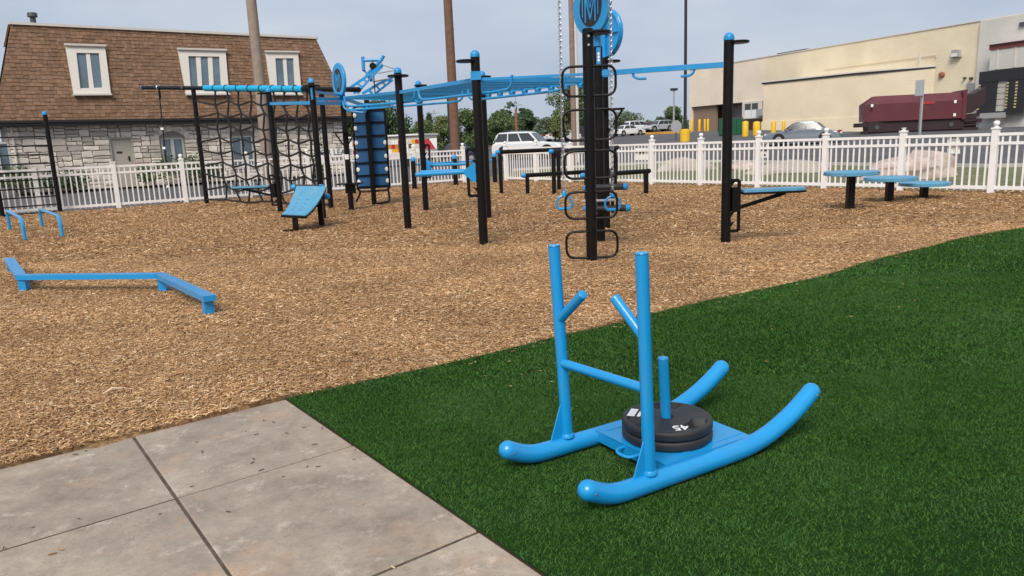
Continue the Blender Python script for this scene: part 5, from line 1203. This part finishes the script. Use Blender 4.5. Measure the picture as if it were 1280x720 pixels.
MB().lathe([(.085, -.03), (.06, 0), (.085, .03)], f_(466, 82.5, -.1), 14, (0, 1, 0)).build('pulley', M_black, RIG); MB().tube([f_(466, 75.5, -.1), f_(466, 82, -.1)], .012, 6).build('pulley_strap', M_black, RIG)
MB().tube([f_(466.5, 83, -.1), f_(467.5, 100, -.1), f_(469, 118, -.1)], .015, 6).build('pulley_cable', M_black, RIG)
MB().prism([f_(452, 129, -.3), f_(462, 129, -.3), f_(457, 141, -.3), f_(452, 141, -.3)], (0, .03, 0)).build('gusset', M_bluefar, RIG); MB().tube([f_(432.5, 138.5, -.3), f_(455, 141, -.3)], .03, 8).build('cross_tie', M_bluefar, RIG)
# climbing panel seen from behind
YP = G470.y + .16
def q_(px, py, dy=0.): return atY(px, py, YP + dy)
TLp, TRp, BRp, BLp = q_(440, 133.5), q_(480.5, 132), q_(487.5, 237.5), q_(447, 240)
def pq(s, t, dy=0.): return (TLp.lerp(TRp, s)).lerp(BLp.lerp(BRp, s), t) + Vector((0, dy, 0))
pan = MB().prism([pq(.04, .03), pq(.96, .03), pq(.96, .97), pq(.04, .97)], (0, .03, 0)).build('climbing_panel', M_dkblue, RIG)
MB().tube(bend([pq(.5, 0), pq(1, 0), pq(1, 1), pq(0, 1), pq(0, 0), pq(.49, 0)], .16, 6), .03, 8).build('panel_frame', M_black, pan)
for t in (.045, .19, .345, .50, .66, .81, .945): MB().bar(pq(.02, t, -.02), pq(.98, t, -.02), .035, .045).build('panel_rib', M_black, pan)
for s, ts in ((.955, (.43, .59, .745, .885)), (.05, (.10, .25, .42, .58, .735, .88))):
    for t in ts: MB().lathe([(.06, 0), (.058, .012), (.03, .022)], pq(s, t, -.002), 10, (0, -1, 0)).build('climbing_hold', M_whitem, pan)
MB().tube(bend([pq(.95, 1), pq(.97, 1.1), Vector((pq(.97, 1).x, YP - .1, .06)), Vector((pq(.65, 1).x, YP - .3, .04))], .08), .028, 8).build('panel_leg', M_black, pan)
MB().tube(bend([pq(.08, 1), pq(.05, 1.04), Vector((pq(.0, 1).x, YP - .25, .12))], .05), .028, 8).build('panel_leg', M_black, pan)
# two small shelves on a post
for y, w, br in ((165.5, .55, True), (229.5, .58, False)):
    c = pt(G430, y); c.x -= .0; MB().box(c + Vector((.02, -.02, 0)), (w, .42, .03)).build('shelf', M_black, RIG)
    if br:
        for s in (-1, 1): MB().bar(c + Vector((s * w * .42, -.05, -.02)), c + Vector((s * .05, -.05, -.31)), .03, .03).build('shelf_brace', M_black, RIG)
    else: MB().box(c + Vector((.02, 0, -.13)), (.24, .12, .22)).build('shelf_bracket', M_black, RIG)
MB().box(pt(G430, 196) + Vector((0, -PR - .004, 0)), (.10, .006, .12)).build('sticker', M_whitem, RIG)
c = pt(G758, 137); MB().box(c + Vector((.14, 0, 0)), (.34, .3, .03)).build('shelf', M_black, RIG); MB().bar(c + Vector((.28, -.05, -.02)), c + Vector((.05, -.05, -.36)), .03, .03).build('shelf_brace', M_black, RIG)
# toothed height plates
def rack(g, y0, y1, side, w=.15, dy=0.):
    z1, z0 = zat(g, y0), zat(g, y1); x0 = g.x + side * PR * .9; x1 = g.x + side * (PR + w); m_ = MB(); yy = g.y + dy
    for a, b in (((x0, z1), (x1, z1)), ((x1, z1), (x1, z0)), ((x1, z0), (x0, z0))): m_.bar((a[0], yy, a[1]), (b[0], yy, b[1]), .02, .045, (0, 0, 1) if a[1] == b[1] else (1, 0, 0))
    k = 5
    for i in range(k): z = z0 + (z1 - z0) * (i + .6) / k; m_.prism([(x0, yy - .01, z - .035), (x0, yy - .01, z + .035), (x0 + side * w * .55, yy - .01, z + .045)], (0, .02, 0))
    return m_.build('toothed_plate', M_black, RIG)
rack(G600, 186.5, 244.5, -1, .12, .02); rack(G525, 181.5, 222, 1, .09); rack(G912, 226, 289, 1, .11); rack(GNF, 219, 256, -1, .12)
# dip bars
def dip(g, y, side, L_, spread, m=M_bluefar):
    c = pt(g, y); pl = c + Vector((side * PR * 1.05, -.02, 0))
    MB().prism([pl + Vector((0, 0, -.15)), pl + Vector((0, 0, .13)), pl + Vector((side * .03, 0, .13)), pl + Vector((side * .17, 0, .03)), pl + Vector((side * .17, 0, -.04)), pl + Vector((side * .03, 0, -.15))], (0, .05, 0)).build('dip_plate', m, RIG)
    for s in (0, 1):
        a = pl + Vector((side * .1, .03 + s * spread * .0, 0)); MB().tube(bend([a, a + Vector((side * .12, s * spread, 0)), a + Vector((side * L_, s * spread * 1.05, -.01 if s == 0 else .0))], .08), .031, 10).build('dip_bar', m, RIG)
dip(G600, 214.5, -1, .80, .62); dip(G525, 206.5, 1, .85, -.45)
# folding bench on the right post and on the net post
def flipbench(g, ytop, px_end, side, label_m=M_board):
    z = zat(g, ytop); L_ = abs(atY(px_end, ytop, g.y).x - g.x)
    x = lambda t: g.x + side * (PR + t)
    MB().box((x(.055), g.y - .02, z - .10), (.11, .10, .34)).build('bench_bracket', M_black, RIG)
    m_ = MB(); pts = []
    w = .15
    for t, k in ((.13, .9), (.18, 1.0), (L_ - .22, 1.0), (L_ - .08, .82), (L_ - .03, .5)): pts.append((t, k))
    up = [Vector((x(t), g.y - .02 - w * k, z)) for t, k in pts] + [Vector((x(t), g.y - .02 + w * k, z)) for t, k in reversed(pts)]
    MB().prism([p - Z * .0 for p in up], (0, 0, .035)).build('bench_board', label_m, RIG)
    MB().prism([p - Z * .03 + Vector((0, 0, 0)) for p in up], (0, 0, .028)).build('bench_frame', M_black, RIG)
    MB().bar((x(.05), g.y - .02, z - .23), (x(L_ * .72), g.y - .02, z - .035), .035, .05).build('bench_brace', M_black, RIG)
flipbench(G912, 240.5, 1001, 1); flipbench(GNF, 233, 292, -1)
# ankle rollers on the second centre post
YR = 10.5
for y0, x0, x1, y1 in ((235, 731, 784, 233.2), (261, 731, 787, 260)):
    a, b = atY(x0, y0, YR), atY(x1, y1, YR); d = (b - a).normalized(); ro = MB().tube([a + d * .03, b - d * .03], .046, 12).build('ankle_roller', M_rubber, RIG)
    for p, s in ((a + d * .03, -1), (b - d * .03, 1)): MB().dome(p, .052, d * s, 12, 4, base=.03).build('end_cap', M_bluefar, ro)
a, b = atY(728, 251.5, YR), atY(768, 250, YR); MB().tube([a, b], .022, 8).build('foot_bar', M_grey, RIG)
MB().box((atY(752, 247, YR).x, YR + .07, zat(G752, 247)), (.12, .16, .42)).build('roller_bracket', M_black, RIG); MB().box((atY(765, 240, YR + .1).x, YR + .06, zat(G752, 243)), (.04, .05, .5)).build('roller_bracket', M_black, RIG)

# net bar with turquoise foam sleeve
bd = (G400 - GNB); bd.z = 0; bd.normalize(); bn_ = Vector((-bd.y, bd.x, 0))
N0, N1 = onpl(178, 109.5, GNB, bn_), onpl(449, 112, GNB, bn_)
def nb(px): return onpl(px, 109.5 + (px - 178) / (449 - 178) * 2.5, GNB, bn_)
MB().tube([N0, N1], .062, 14).build('net_bar', M_black, RIG); MB().dome(N0, .066, (N0 - N1).normalized(), 12, 4, base=.04).build('dome_cap', M_bluefar, RIG)
MB().tube([nb(256.5), nb(379)], .088, 16).build('foam_sleeve', M_pad, RIG); MB().tube([nb(228.5), nb(230.5)], .072, 12).build('sleeve_ring', M_dkgrey, RIG)

# ------------------------------------------------------------------ things that hang from the rig
NT = thing('cargo_net', 'black rope climbing net hanging from the turquoise sleeved bar to the mulch', 'climbing net', hz(gp(320, 257), 0))
NC, NR = 10, 9
def node(i, j):
    px = 254.5 + (i + .0) * 14.4; p = nb(px); f = j / NR; zt = p.z - .05; zb = .10 + .03 * sin(i * 1.7)
    off = bd * (.048 * (1 if (i + j) % 2 else -1) + .014 * sin(i * 2.3 + j * 1.1)) + bn_ * (-.05 * sin(pi * f) + .02 * sin(i * 3.1 + j * 2.2))
    return Vector((p.x, p.y, zt + (zb - zt) * f + (.06 * (1 if (i + j) % 2 else -1) if 0 < j < NR else 0))) + (off if j else Vector())
for i in range(1, NC):
    P = [nb(254.5 + i * 14.4) + Z * .09] + [node(i, j) for j in range(NR + 1)]; MB().tube(bend(P, .03, 2), .029, 6).build('vertical_rope', M_rope, NT)
    MB().tube(arc(nb(254.5 + i * 14.4), bn_, Z, .095, 0, 2 * pi, 14)[:-1], .015, 6, closed=True).build('rope_loop', M_rope, NT)
for j in range(1, NR + 1):
    P = []
    row = [hz(GNB, node(0, j).z + .02) + bd * .07] + [node(i, j) for i in range(1, NC)] + [node(NC, j)]
    for a, b in zip(row, row[1:]): P += sag(a, b, .012, 4)[:-1]
    P.append(row[-1]); MB().tube(P, .028, 6).build('cross_rope', M_rope, NT)
m_ = MB()
for i in range(1, NC):
    for j in range(1, NR + 1): m_.lathe([(0, -.034), (.030, -.018), (.034, 0), (.030, .018), (0, .034)], node(i, j), 7)
m_.build('knots', M_rope, NT, kind='stuff')
s0 = nb(198.5); ST_ = thing('suspension_strap', 'black suspension strap with pale buckles hanging left of the net, tail on the mulch', 'training strap', hz(s0, 0))
k = Vector((.05, -.05, 0)); zt = s0.z; gy = lambda px, py: onpl(px, py, s0 - bn_ * .0, bn_)
P = [s0 - Z * .06] + [gy(x, y) for x, y in ((199.5, 122), (203, 155), (206, 185), (209, 215), (211, 240))]
P2 = [P[-1], hz(P[-1], .10), hz(P[-1], .03) + Vector((.08, -.05, 0)), hz(P[-1], .025) + Vector((.35, -.12, 0)), hz(P[-1], .03) + Vector((.62, -.05, 0))]
MB().tube(bend(P + P2[1:], .05, 2), .023, 6).build('webbing', M_rope, ST_)
MB().tube(arc(s0, bn_, Z, .075, 0, 2 * pi, 12)[:-1], .018, 6, closed=True).build('top_hook', M_chain, ST_)
MB().tube([s0 - Z * .1, s0 - Z * .32], .04, 8).build('clip', M_black, ST_)
for y in (161, 185, 209, 233): c = gy(199.5 + (y - 122) * .0975, y); MB().box(c + Vector((0, -.03, 0)), (.085, .05, .075)).build('buckle', M_whitem, ST_)
def ringset(c, label):
    T = thing('gymnastic_ring', label, 'gymnastic ring', c, group='ring handles on steel chains')
    r = .105
    P = [c + Vector((r * cos(t), 0, r * sin(t))) for t in [radians(-48) + radians(276) * i / 22 for i in range(23)]]
    MB().tube(P, .0155, 8).build('ring', M_blue, T)
    MB().tube([P[0], P[-1]], .021, 10).build('grip', M_blue, T)
    MB().lathe([(.016, -.02), (.034, -.012), (.034, .02), (.02, .05), (.016, .06)], c + Z * (r + .005), 10).build('collar', M_blue, T)
    ch = MB(); z = c.z + r + .06; i = 0; L_, w = .058, .019
    while z < 3.80:
        ex = Vector((1, 0, 0)) if i % 2 == 0 else Vector((.25, .97, 0)); o = Vector((c.x + (random.uniform(-.0015, .0015)), c.y, z + L_ / 2 - .008)); h = L_ / 2 - w
        loop = [o + ex * w * cos(t) + Z * (w * sin(t) + (h if sin(t) >= 0 else -h)) for t in [pi * 2 * q / 10 + .01 for q in range(10)]]
        ch.tube(loop, .0052, 5, closed=True); z += L_ - .0225; i += 1
    ch.build('chain', M_chain, T, kind='stuff')
ringset(R1, 'blue ring handle on the left steel chain'); ringset(R2, 'blue ring handle on the right steel chain')

# ------------------------------------------------------------------ sit up bench
g = gp(367, 288.5); IB = thing('sit_up_bench', 'inclined blue board sit up bench with black leg and roller pads', 'exercise bench', g)
F0, F1 = at(352.8, 267.5, .31), at(381.7, 268.8, .31); T0, T1 = at(370.5, 232.5, .80), at(408, 232.8, .80)
k = 8; top = []; 
for i in range(k + 1):
    t = i / k; a, b = F0.lerp(T0, t), F1.lerp(T1, t); s = -.11 * 4 * t * (1 - t) * .6; top.append((a + Z * s, b + Z * s))
m_ = MB()
for th_, mm, nm in ((0, M_board, 'board'), (-.034, M_black, 'board_frame')):
    m_ = MB(); vs = []; fs = []
    for a, b in top: vs += [a + Z * th_, b + Z * th_, b + Z * (th_ - .03), a + Z * (th_ - .03)]
    for i in range(k):
        o = 4 * i; fs += [(o, o + 1, o + 5, o + 4), (o + 1, o + 2, o + 6, o + 5), (o + 2, o + 3, o + 7, o + 6), (o + 3, o, o + 4, o + 7)]
    fs += [(3, 2, 1, 0), (4 * k, 4 * k + 1, 4 * k + 2, 4 * k + 3)]; m_.add(vs, fs); bd_ = m_.build(nm, mm, IB, sharp=25)
    if nm == 'board':
        for c_ in (.3, .62):
            for i in range(2, 6):
                a, b = top[i]; a2, b2 = top[i + 1]; p = a.lerp(b, c_) + Z * .002; q = a2.lerp(b2, c_) + Z * .002
                MB().bar(p, p.lerp(q, .7), .10, .006).build('embossed_grip', M_board, bd_)
MB().bar((F0 + F1) / 2 - Z * .04 + (F0 - F1) * .52, (F0 + F1) / 2 - Z * .04 + (F1 - F0) * .52, .05, .05).build('front_bar', M_black, IB)
lp = (F0 + F1) / 2; MB().bar(hz(lp, -.1) + Vector((0, .06, 0)), hz(lp, .29) + Vector((0, .06, 0)), .09, .09).build('leg', M_black, IB)
rl = hz((T0 + T1) / 2, 0) + Vector((.12, .1, 0)); MB().bar(hz(rl, -.1), hz(rl, .80), .10, .10).build('rear_leg', M_black, IB)
def roller(a, b, r=.05):
    d = (b - a).normalized(); ro = MB().tube([a, b], r, 12).build('roller', M_rubber, IB)
    for p, s in ((a, -1), (b, 1)): MB().dome(p, r * 1.1, d * s, 12, 4, base=.04).build('end_cap', M_bluefar, ro)
yR = rl.y - .16
roller(atY(367, 234, T0.y + .05), atY(402, 234, T0.y + .05), .055); roller(atY(386, 246, yR), atY(409, 245.5, yR), .055)
MB().bar((top[6][0] + top[6][1]) / 2 - Z * .05, hz(rl, .42), .06, .06).build('brace', M_black, IB)
m_ = MB(); m_.bar(hz(lp, .015) + Vector((-.22, -.02, 0)), hz(lp, .02) + Vector((.06, .02, 0)), .09, .02); m_.build('foot_plate', M_black, IB)

# ------------------------------------------------------------------ climbing ladder at far left
g1, g2 = gp(3.5, 271), gp(75.5, 265.5); LT = thing('climbing_ladder', 'tall black ladder of many thin rungs between two posts at the far left', 'climbing ladder', g1.lerp(g2, .5))
hL = zat(g2, 139)
for g in (g1, g2):
    p = MB().lathe([(.062, -.2), (.062, hL - .06)], g, 16).build('post', M_black, LT); MB().dome(hz(g, hL - .06), .068, n=14, base=.04).build('dome_cap', M_bluefar, p)
for y in (156.5, 170.5, 181.5, 192.5, 203.8, 214, 223.5, 233.8, 244.5, 255, 264):
    b = pt(g2, y); a = hz(g1, b.z); MB().tube([a, b], .019, 8).build('rung', M_black, LT)
# parallel push up bars
def pushbar(pts, label):
    g0, g3 = gp(*pts[0]), gp(*pts[3]); h = .52
    h = (zat(g0, pts[1][1]) + zat(g3, pts[2][1])) / 2
    T = thing('push_up_bar', label, 'push up bar', g0.lerp(g3, .5), group='low push up bars on the mulch')
    e = (g3 - g0).normalized(); MB().tube(bend([g0 - Z * .1, hz(g0, h) + e * .02, hz(g3, h) - e * .22, hz(g3, h * .78) - e * .02, g3 - Z * .1], .12, 5), .034, 10).build('bar', M_blue, T)
    for g in (g0, g3): MB().lathe([(.036, 0), (.036, .012)], g, 8).build('ground_sleeve', M_black, T)
pushbar([(12.5, 286.5), (9.3, 264), (26, 272), (31.5, 300)], 'low blue push up bar at the left edge'); pushbar([(53, 283.5), (50.5, 261.5), (73.5, 270), (78.3, 296)], 'low blue push up bar in front of the ladder right post')

# ------------------------------------------------------------------ balance beam
zB = .20
K = [at(10.5, 322, zB), at(26, 343.3, zB), at(200, 341.5, zB), at(262, 369.5, zB)]
BB = thing('balance_beam', 'low blue zigzag balance beam on short posts', 'balance beam', hz(K[1], 0))
w = .115
for i in range(3):
    a, b = K[i], K[i + 1]; d = (b - a).normalized()
    def mit(j, s):                                     # mitred corner offset
        if j == 0 or j == 3:
            dd = (K[1] - K[0]).normalized() if j == 0 else (K[3] - K[2]).normalized(); n = Vector((-dd.y, dd.x, 0)); return K[j] + n * s * w / 2
        d0, d1 = (K[j] - K[j - 1]).normalized(), (K[j + 1] - K[j]).normalized(); n0, n1 = Vector((-d0.y, d0.x, 0)), Vector((-d1.y, d1.x, 0)); m = (n0 + n1).normalized(); return K[j] + m * s * w / 2 / m.dot(n0)
    eps = d * .002
    q = [mit(i, -1) + eps, mit(i + 1, -1) - eps, mit(i + 1, 1) - eps, mit(i, 1) + eps]
    bv = [p + ((a + b) / 2 - p).normalized() * .008 for p in q]
    m_ = MB(); m_.prism([p - Z * .055 for p in q], Z * .05); m_.prism([p - Z * .005 for p in bv], Z * .005); m_.build('beam', M_blue, BB)
for p, o in ((K[0], .08), (K[1], .02), (K[2], .02), (K[3], .10)):
    d = ((K[1] - K[0]) if p is K[0] else (K[2] - K[3]) if p is K[3] else Vector((.5, 0, 0))).normalized(); g = hz(p, 0) + d * o
    MB().box(g + Z * .045, (.085, .085, .20), rz=math.atan2(d.y, d.x)).build('post', M_blue, BB)

# ------------------------------------------------------------------ round steps
def step(px, py, ptop, wpx, label):
    g = gp(px, py); h = zat(g, ptop + 2); r = wpx / 2 * g.y * 1.06 / FPX; T = thing('round_step', label, 'step', g, group='round blue steps of rising height')
    MB().bar(g - Z * .2, hz(g, h - .07), .125, .125).build('post', M_black, T)
    d = MB().lathe([(r - .02, -.075), (r, -.07), (r, -.008), (r - .012, 0)], hz(g, h), 30).build('deck', M_board, T, sharp=50)
    for i in range(10): a = .3 + i * 2 * pi / 10; MB().lathe([(.016, 0), (.014, .008)], hz(g, h - .038) + Vector((cos(a), sin(a), 0)) * r, 8, (cos(a), sin(a), 0)).build('bolt', M_chain, d)
    MB().lathe([(.2, -.10), (.2, -.076)], hz(g, h), 12).build('mounting_plate', M_black, T)
step(1062, 261, 212, 60.5, 'tallest round blue step on a black post, left of the three'); step(1111, 252.5, 219, 57.5, 'middle height round blue step on a black post'); step(1154.3, 248, 225.5, 55.5, 'lowest round blue step on a short black post')

# ------------------------------------------------------------------ black balance rails behind the rig
def rails(name, label, cat, ends, group=None):
    T = thing(name, label, cat, hz(ends[0][0], 0), group=group)
    for a, b, capa, capb, posts in ends:
        d = (b - a).normalized(); r = MB().tube([a, b], .062, 12).build('rail', M_black, T)
        for p, s, c in ((a, -1, capa), (b, 1, capb)): MB().dome(p, .067, d * s, 12, 4, base=.05).build('end_cap', M_bluefar if c else M_black, r)
        for t in posts: q = a.lerp(b, t); MB().bar(hz(q, -.2), q - Z * .02, .115, .115).build('post', M_black, T)
def hpt(px, py, ground): g = gp(*ground); return hz(g, zat(g, py)), g
a1, _ = hpt(620, 190.3, (624, 242)); b1 = at(703, 186.6, a1.z); a2, _ = hpt(686.5, 189.5, (690, 244)); b2 = at(772, 184.3, a2.z)
rails('parallel_rails', 'pair of waist high black parallel rails with blue end caps behind the rig', 'parallel bars', [(a1, b1, 1, 0, (.035, .93)), (a2, b2, 1, 0, (.03, .95))])
a3, _ = hpt(651.5, 219.5, (655, 243)); b3 = a3 + (b1 - a1).normalized() * 3.0; a4, _ = hpt(723.5, 219.5, (728.5, 248.5)); b4 = at(811, 213.8, a4.z)
rails('low_rails', 'pair of knee high black rails reaching right of the rung post', 'balance rail', [(a3, b3, 1, 0, (.04, .93)), (a4, b4, 1, 0, (.06, .955))])
# low blue bar between three slim posts
g1, g2, g3 = gp(518.5, 236), gp(570, 231.5), gp(619, 228.5); T = thing('low_bar_station', 'row of three short black posts with blue caps joined by thin blue bars', 'low bars', g2)
hb = 1.08
for g in (g1, g2, g3):
    p = MB().lathe([(.09, -.2), (.09, hb - .05)], g, 14).build('post', M_black, T); MB().dome(hz(g, hb - .05), .097, n=14, base=.05).build('dome_cap', M_bluefar, p)
for a, b in ((g1, g2), (g2, g3)): MB().tube([hz(a, hb - .22), hz(b, hb - .22)], .028, 8).build('bar', M_bluefar, T)

# ------------------------------------------------------------------ push sled on the turf
SA = at(776.7, 612.8, .057); SA.z = .0; HEAD = radians(31.0); SW = .535
SL_ = thing('push_sled', 'bright blue steel push sled with two upright poles and curved runners on the turf', 'push sled', (SA.x, SA.y, .004), HEAD)
RR = .0435
prof = [(u, z - .0135) for u, z in [(-.175, .118), (-.14, .100), (-.085, .076), (-.03, .062), (.04, .057), (.2, .057), (.45, .057), (.70, .059), (.80, .068), (.90, .088), (1.0, .122), (1.08, .158), (1.15, .197), (1.215, .238)]]
def smooth(P, n=3):
    out = []
    for i in range(len(P) - 1):
        p0, p1, p2, p3 = P[max(0, i - 1)], P[i], P[i + 1], P[min(len(P) - 1, i + 2)]
        for j in range(n):
            t = j / n; out.append(.5 * ((2 * p1) + (p2 - p0) * t + (2 * p0 - 5 * p1 + 4 * p2 - p3) * t * t + (3 * p1 - p0 - 3 * p2 + p3) * t ** 3))
    return out + [P[-1]]
for y in (0, SW):
    du = 0 if y == 0 else -.055; P = smooth([Vector((u + du, y, z)) for u, z in prof], 4); r_ = MB().tube(P, RR, 26, cap=False).build('runner', M_blue, SL_, local=True, sharp=60)
    for p, q in ((P[0], P[1]), (P[-1], P[-2])):
        d = (p - q).normalized(); MB().dome(p - d * .002, RR * 1.012, d, 24, 6, base=.022).build('end_cap', M_blue, r_, local=True, sharp=60)
        s_ = Vector((0, -1, 0)); MB().lathe([(.006, 0), (.005, .003)], p - d * .012 + s_ * RR * .98 , 8, s_).build('rivet', M_chain, r_, local=True)
    # upright, leaning back a little, with gusset and pushing horn
    b0, t0 = (Vector((.155, y, .082)), Vector((.114, y - .004, 1.045))) if y == 0 else (Vector((.108, y, .082)), Vector((.064, y + .004, 1.028))); ax = (t0 - b0).normalized()
    up = MB(); up.tube([b0, t0 - ax * .004], .0275, 22, cap=False); up.lathe([(.0275, -.004), (.0275, 0), (.0245, .004), (.0, .0045)], t0 - ax * .004, 22, ax); u_ = up.build('upright', M_blue, SL_, local=True, sharp=50)
    MB().prism([Vector((du + .150, y - .004, .30)), Vector((du + .138, y - .004, .285)), Vector((du + .066, y - .004, .085)), Vector((du + .175, y - .004, .085))], (0, .008, 0)).build('gusset', M_blue, u_, local=True)
    MB().lathe([(.036, -.006), (.034, .004), (.029, .012)], b0 + ax * .012, 20, ax).build('weld_bead', M_blue, u_, local=True)
    s = 1 if y == 0 else -1; h0 = b0 + ax * (.605 if y == 0 else .59); h1 = h0 + (Vector((-.022, .165, .150)) if y == 0 else Vector((.006, -.185, .152))); hx = (h1 - h0).normalized()
    m_ = MB(); m_.tube([h0, h1 - hx * .003], .0225, 18, cap=False); m_.lathe([(.0225, -.003), (.0225, 0), (.019, .003), (0, .0035)], h1 - hx * .003, 18, hx); m_.build('push_horn', M_blue, u_, local=True, sharp=50)
MB().tube([Vector((.146, .015, .462)), Vector((.088, SW - .015, .462))], .0215, 18).build('cross_bar', M_blue, SL_, local=True)
# tray
m_ = MB(); x0, x1, zt_ = .265, .805, .088
m_.box(((x0 + x1) / 2, SW / 2, zt_ - .004), (x1 - x0, SW - .04, .008)); m_.box((x0 + .004, SW / 2, zt_ - .030), (.008, SW - .06, .050)); m_.box((x1 - .004, SW / 2, zt_ - .030), (.008, SW - .06, .050))
tray = m_.build('weight_tray', M_blue, SL_, local=True)
MB().bar((.30, .062, zt_ + .0005), (.80, .062, zt_ + .0005), .006, .004).build('weld_seam', M_blue, tray, local=True); MB().bar((.30, SW - .062, zt_ + .0005), (.80, SW - .062, zt_ + .0005), .006, .004).build('weld_seam', M_blue, tray, local=True)
MB().tube(bend([Vector((x0 + .004, .19, .074)), Vector((x0 - .055, .195, .070)), Vector((x0 - .066, .245, .069)), Vector((x0 - .055, .295, .070)), Vector((x0 + .004, .30, .074))], .05, 5), .0075, 8).build('tow_loop', M_blue, tray, local=True)
pc = Vector((.495, SW / 2 - .01, 0)); pt_ = pc + Vector((-.024, 0, .478)); m_ = MB(); m_.tube([pc + Z * zt_, pt_], .0245, 20, cap=False); m_.lathe([(.0245, -.004), (.0245, 0), (.021, .004), (0, .0045)], pt_, 20); m_.build('weight_pin', M_blue, SL_, local=True, sharp=50)
# two rubber plates on the pin
MS = Matrix.Translation(Vector((SA.x, SA.y, .004))) @ Matrix.Rotation(HEAD, 4, 'Z'); PW = MS @ pc
def plate(z0, label, face):
    R0, t = .213, .048
    T = thing('weight_plate', label, 'weight plate', Vector((PW.x, PW.y, z0)), group='rubber weight plates on the sled pin')
    n = 72
    # ring surface with three grip pockets: radial grid deformed downwards
    rs = [.026, .034, .046, .07, .088, .100, .112, .124, .136, .148, .158, .168, .178, .190, .199, .206, .211, R0]
    zs = [-.010, .0, .0, -.001, -.002, -.003, -.0035, -.0035, -.0035, -.0035, -.0035, -.003, -.002, .0, .0, -.0018, -.006, -.013]
    m_ = MB(); vs = []; fs = []
    hand = [radians(-40), radians(80), radians(200)]
    for r, z in zip(rs, zs):
        for j in range(n):
            a = 2 * pi * j / n; dep = 0
            for h in hand:
                da = (a - h + pi) % (2 * pi) - pi
                e = max(0, 1 - (abs(da) / .42) ** 6 - (abs(r - .150) / .036) ** 6); dep = max(dep, min(1, e * 2.2))
            vs.append(Vector((cos(a) * r, sin(a) * r, t + z - .034 * dep)))
    k = len(rs)
    for zz in (.011, .004, 0): vs += [Vector((cos(2 * pi * j / n) * (R0 if zz > .005 else R0 - .004 if zz else R0 - .012), sin(2 * pi * j / n) * (R0 if zz > .005 else R0 - .004 if zz else R0 - .012), zz)) for j in range(n)]
    for i in range(k + 2): fs += [(i * n + j, (i + 1) * n + j, (i + 1) * n + (j + 1) % n, i * n + (j + 1) % n) for j in range(n)]
    fs = [f[::-1] for f in fs]
    fs.append(tuple(range((k + 2) * n + n - 1, (k + 2) * n - 1, -1)))
    m_.add(vs, fs).build('rubber_disc', M_rubber, T, local=True, sharp=45)
    MB().lathe([(.030, t - .012), (.036, t + .002), (.046, t + .0015)], (0, 0, 0), 24).build('hub_sleeve', M_dkgrey, T, local=True) if False else None
    return T, t
tl_, t_ = plate(.004 + zt_ , 'lower black rubber weight plate resting on the sled tray', False); tu_, t_ = plate(.004 + zt_ + .0485, 'upper black rubber weight plate with white numerals and red mark', True)
def onplate(ang, r, body, m, size, rot, nm):
    c = Vector((cos(ang) * r, sin(ang) * r, t_ + .0004)); ex = Vector((cos(rot), sin(rot), 0)); ey = Vector((-sin(rot), cos(rot), 0))
    o = text(body, nm, m, size, c, ex, ey, None, .0006); o.parent = tu_; return o
view_right = math.atan2(RT.y, RT.x)
onplate(radians(-78), .150, '45', M_whitem, .078, view_right + pi + radians(8), 'numeral')
ca = radians(157)
for k in range(4):
    c = Vector((cos(ca) * .165, sin(ca) * .165, t_ + .0006)) ; e = Vector((cos(ca + pi / 2 + .0), sin(ca + pi / 2), 0)); rdir = Vector((cos(ca), sin(ca), 0))
    MB().box(c + e * (-.0375 + .025 * k) - rdir * .0, (.036, .019, .002), rz=ca).build('white_letter_block', M_whitem, tu_, local=True)
c = Vector((cos(ca) * .128, sin(ca) * .128, t_ + .0004)); e = Vector((-sin(ca), cos(ca), 0))
MB().box(c + e * .012, (.016, .062, .002), rz=ca).build('white_bar', M_whitem, tu_, local=True); MB().box(c - Vector((cos(ca), sin(ca), 0)) * .012 + e * -.004, (.007, .085, .002), rz=ca).build('red_bar', M_red, tu_, local=True)
MB().box(c + e * -.036, (.014, .016, .002), rz=ca).build('red_dot', M_red, tu_, local=True)
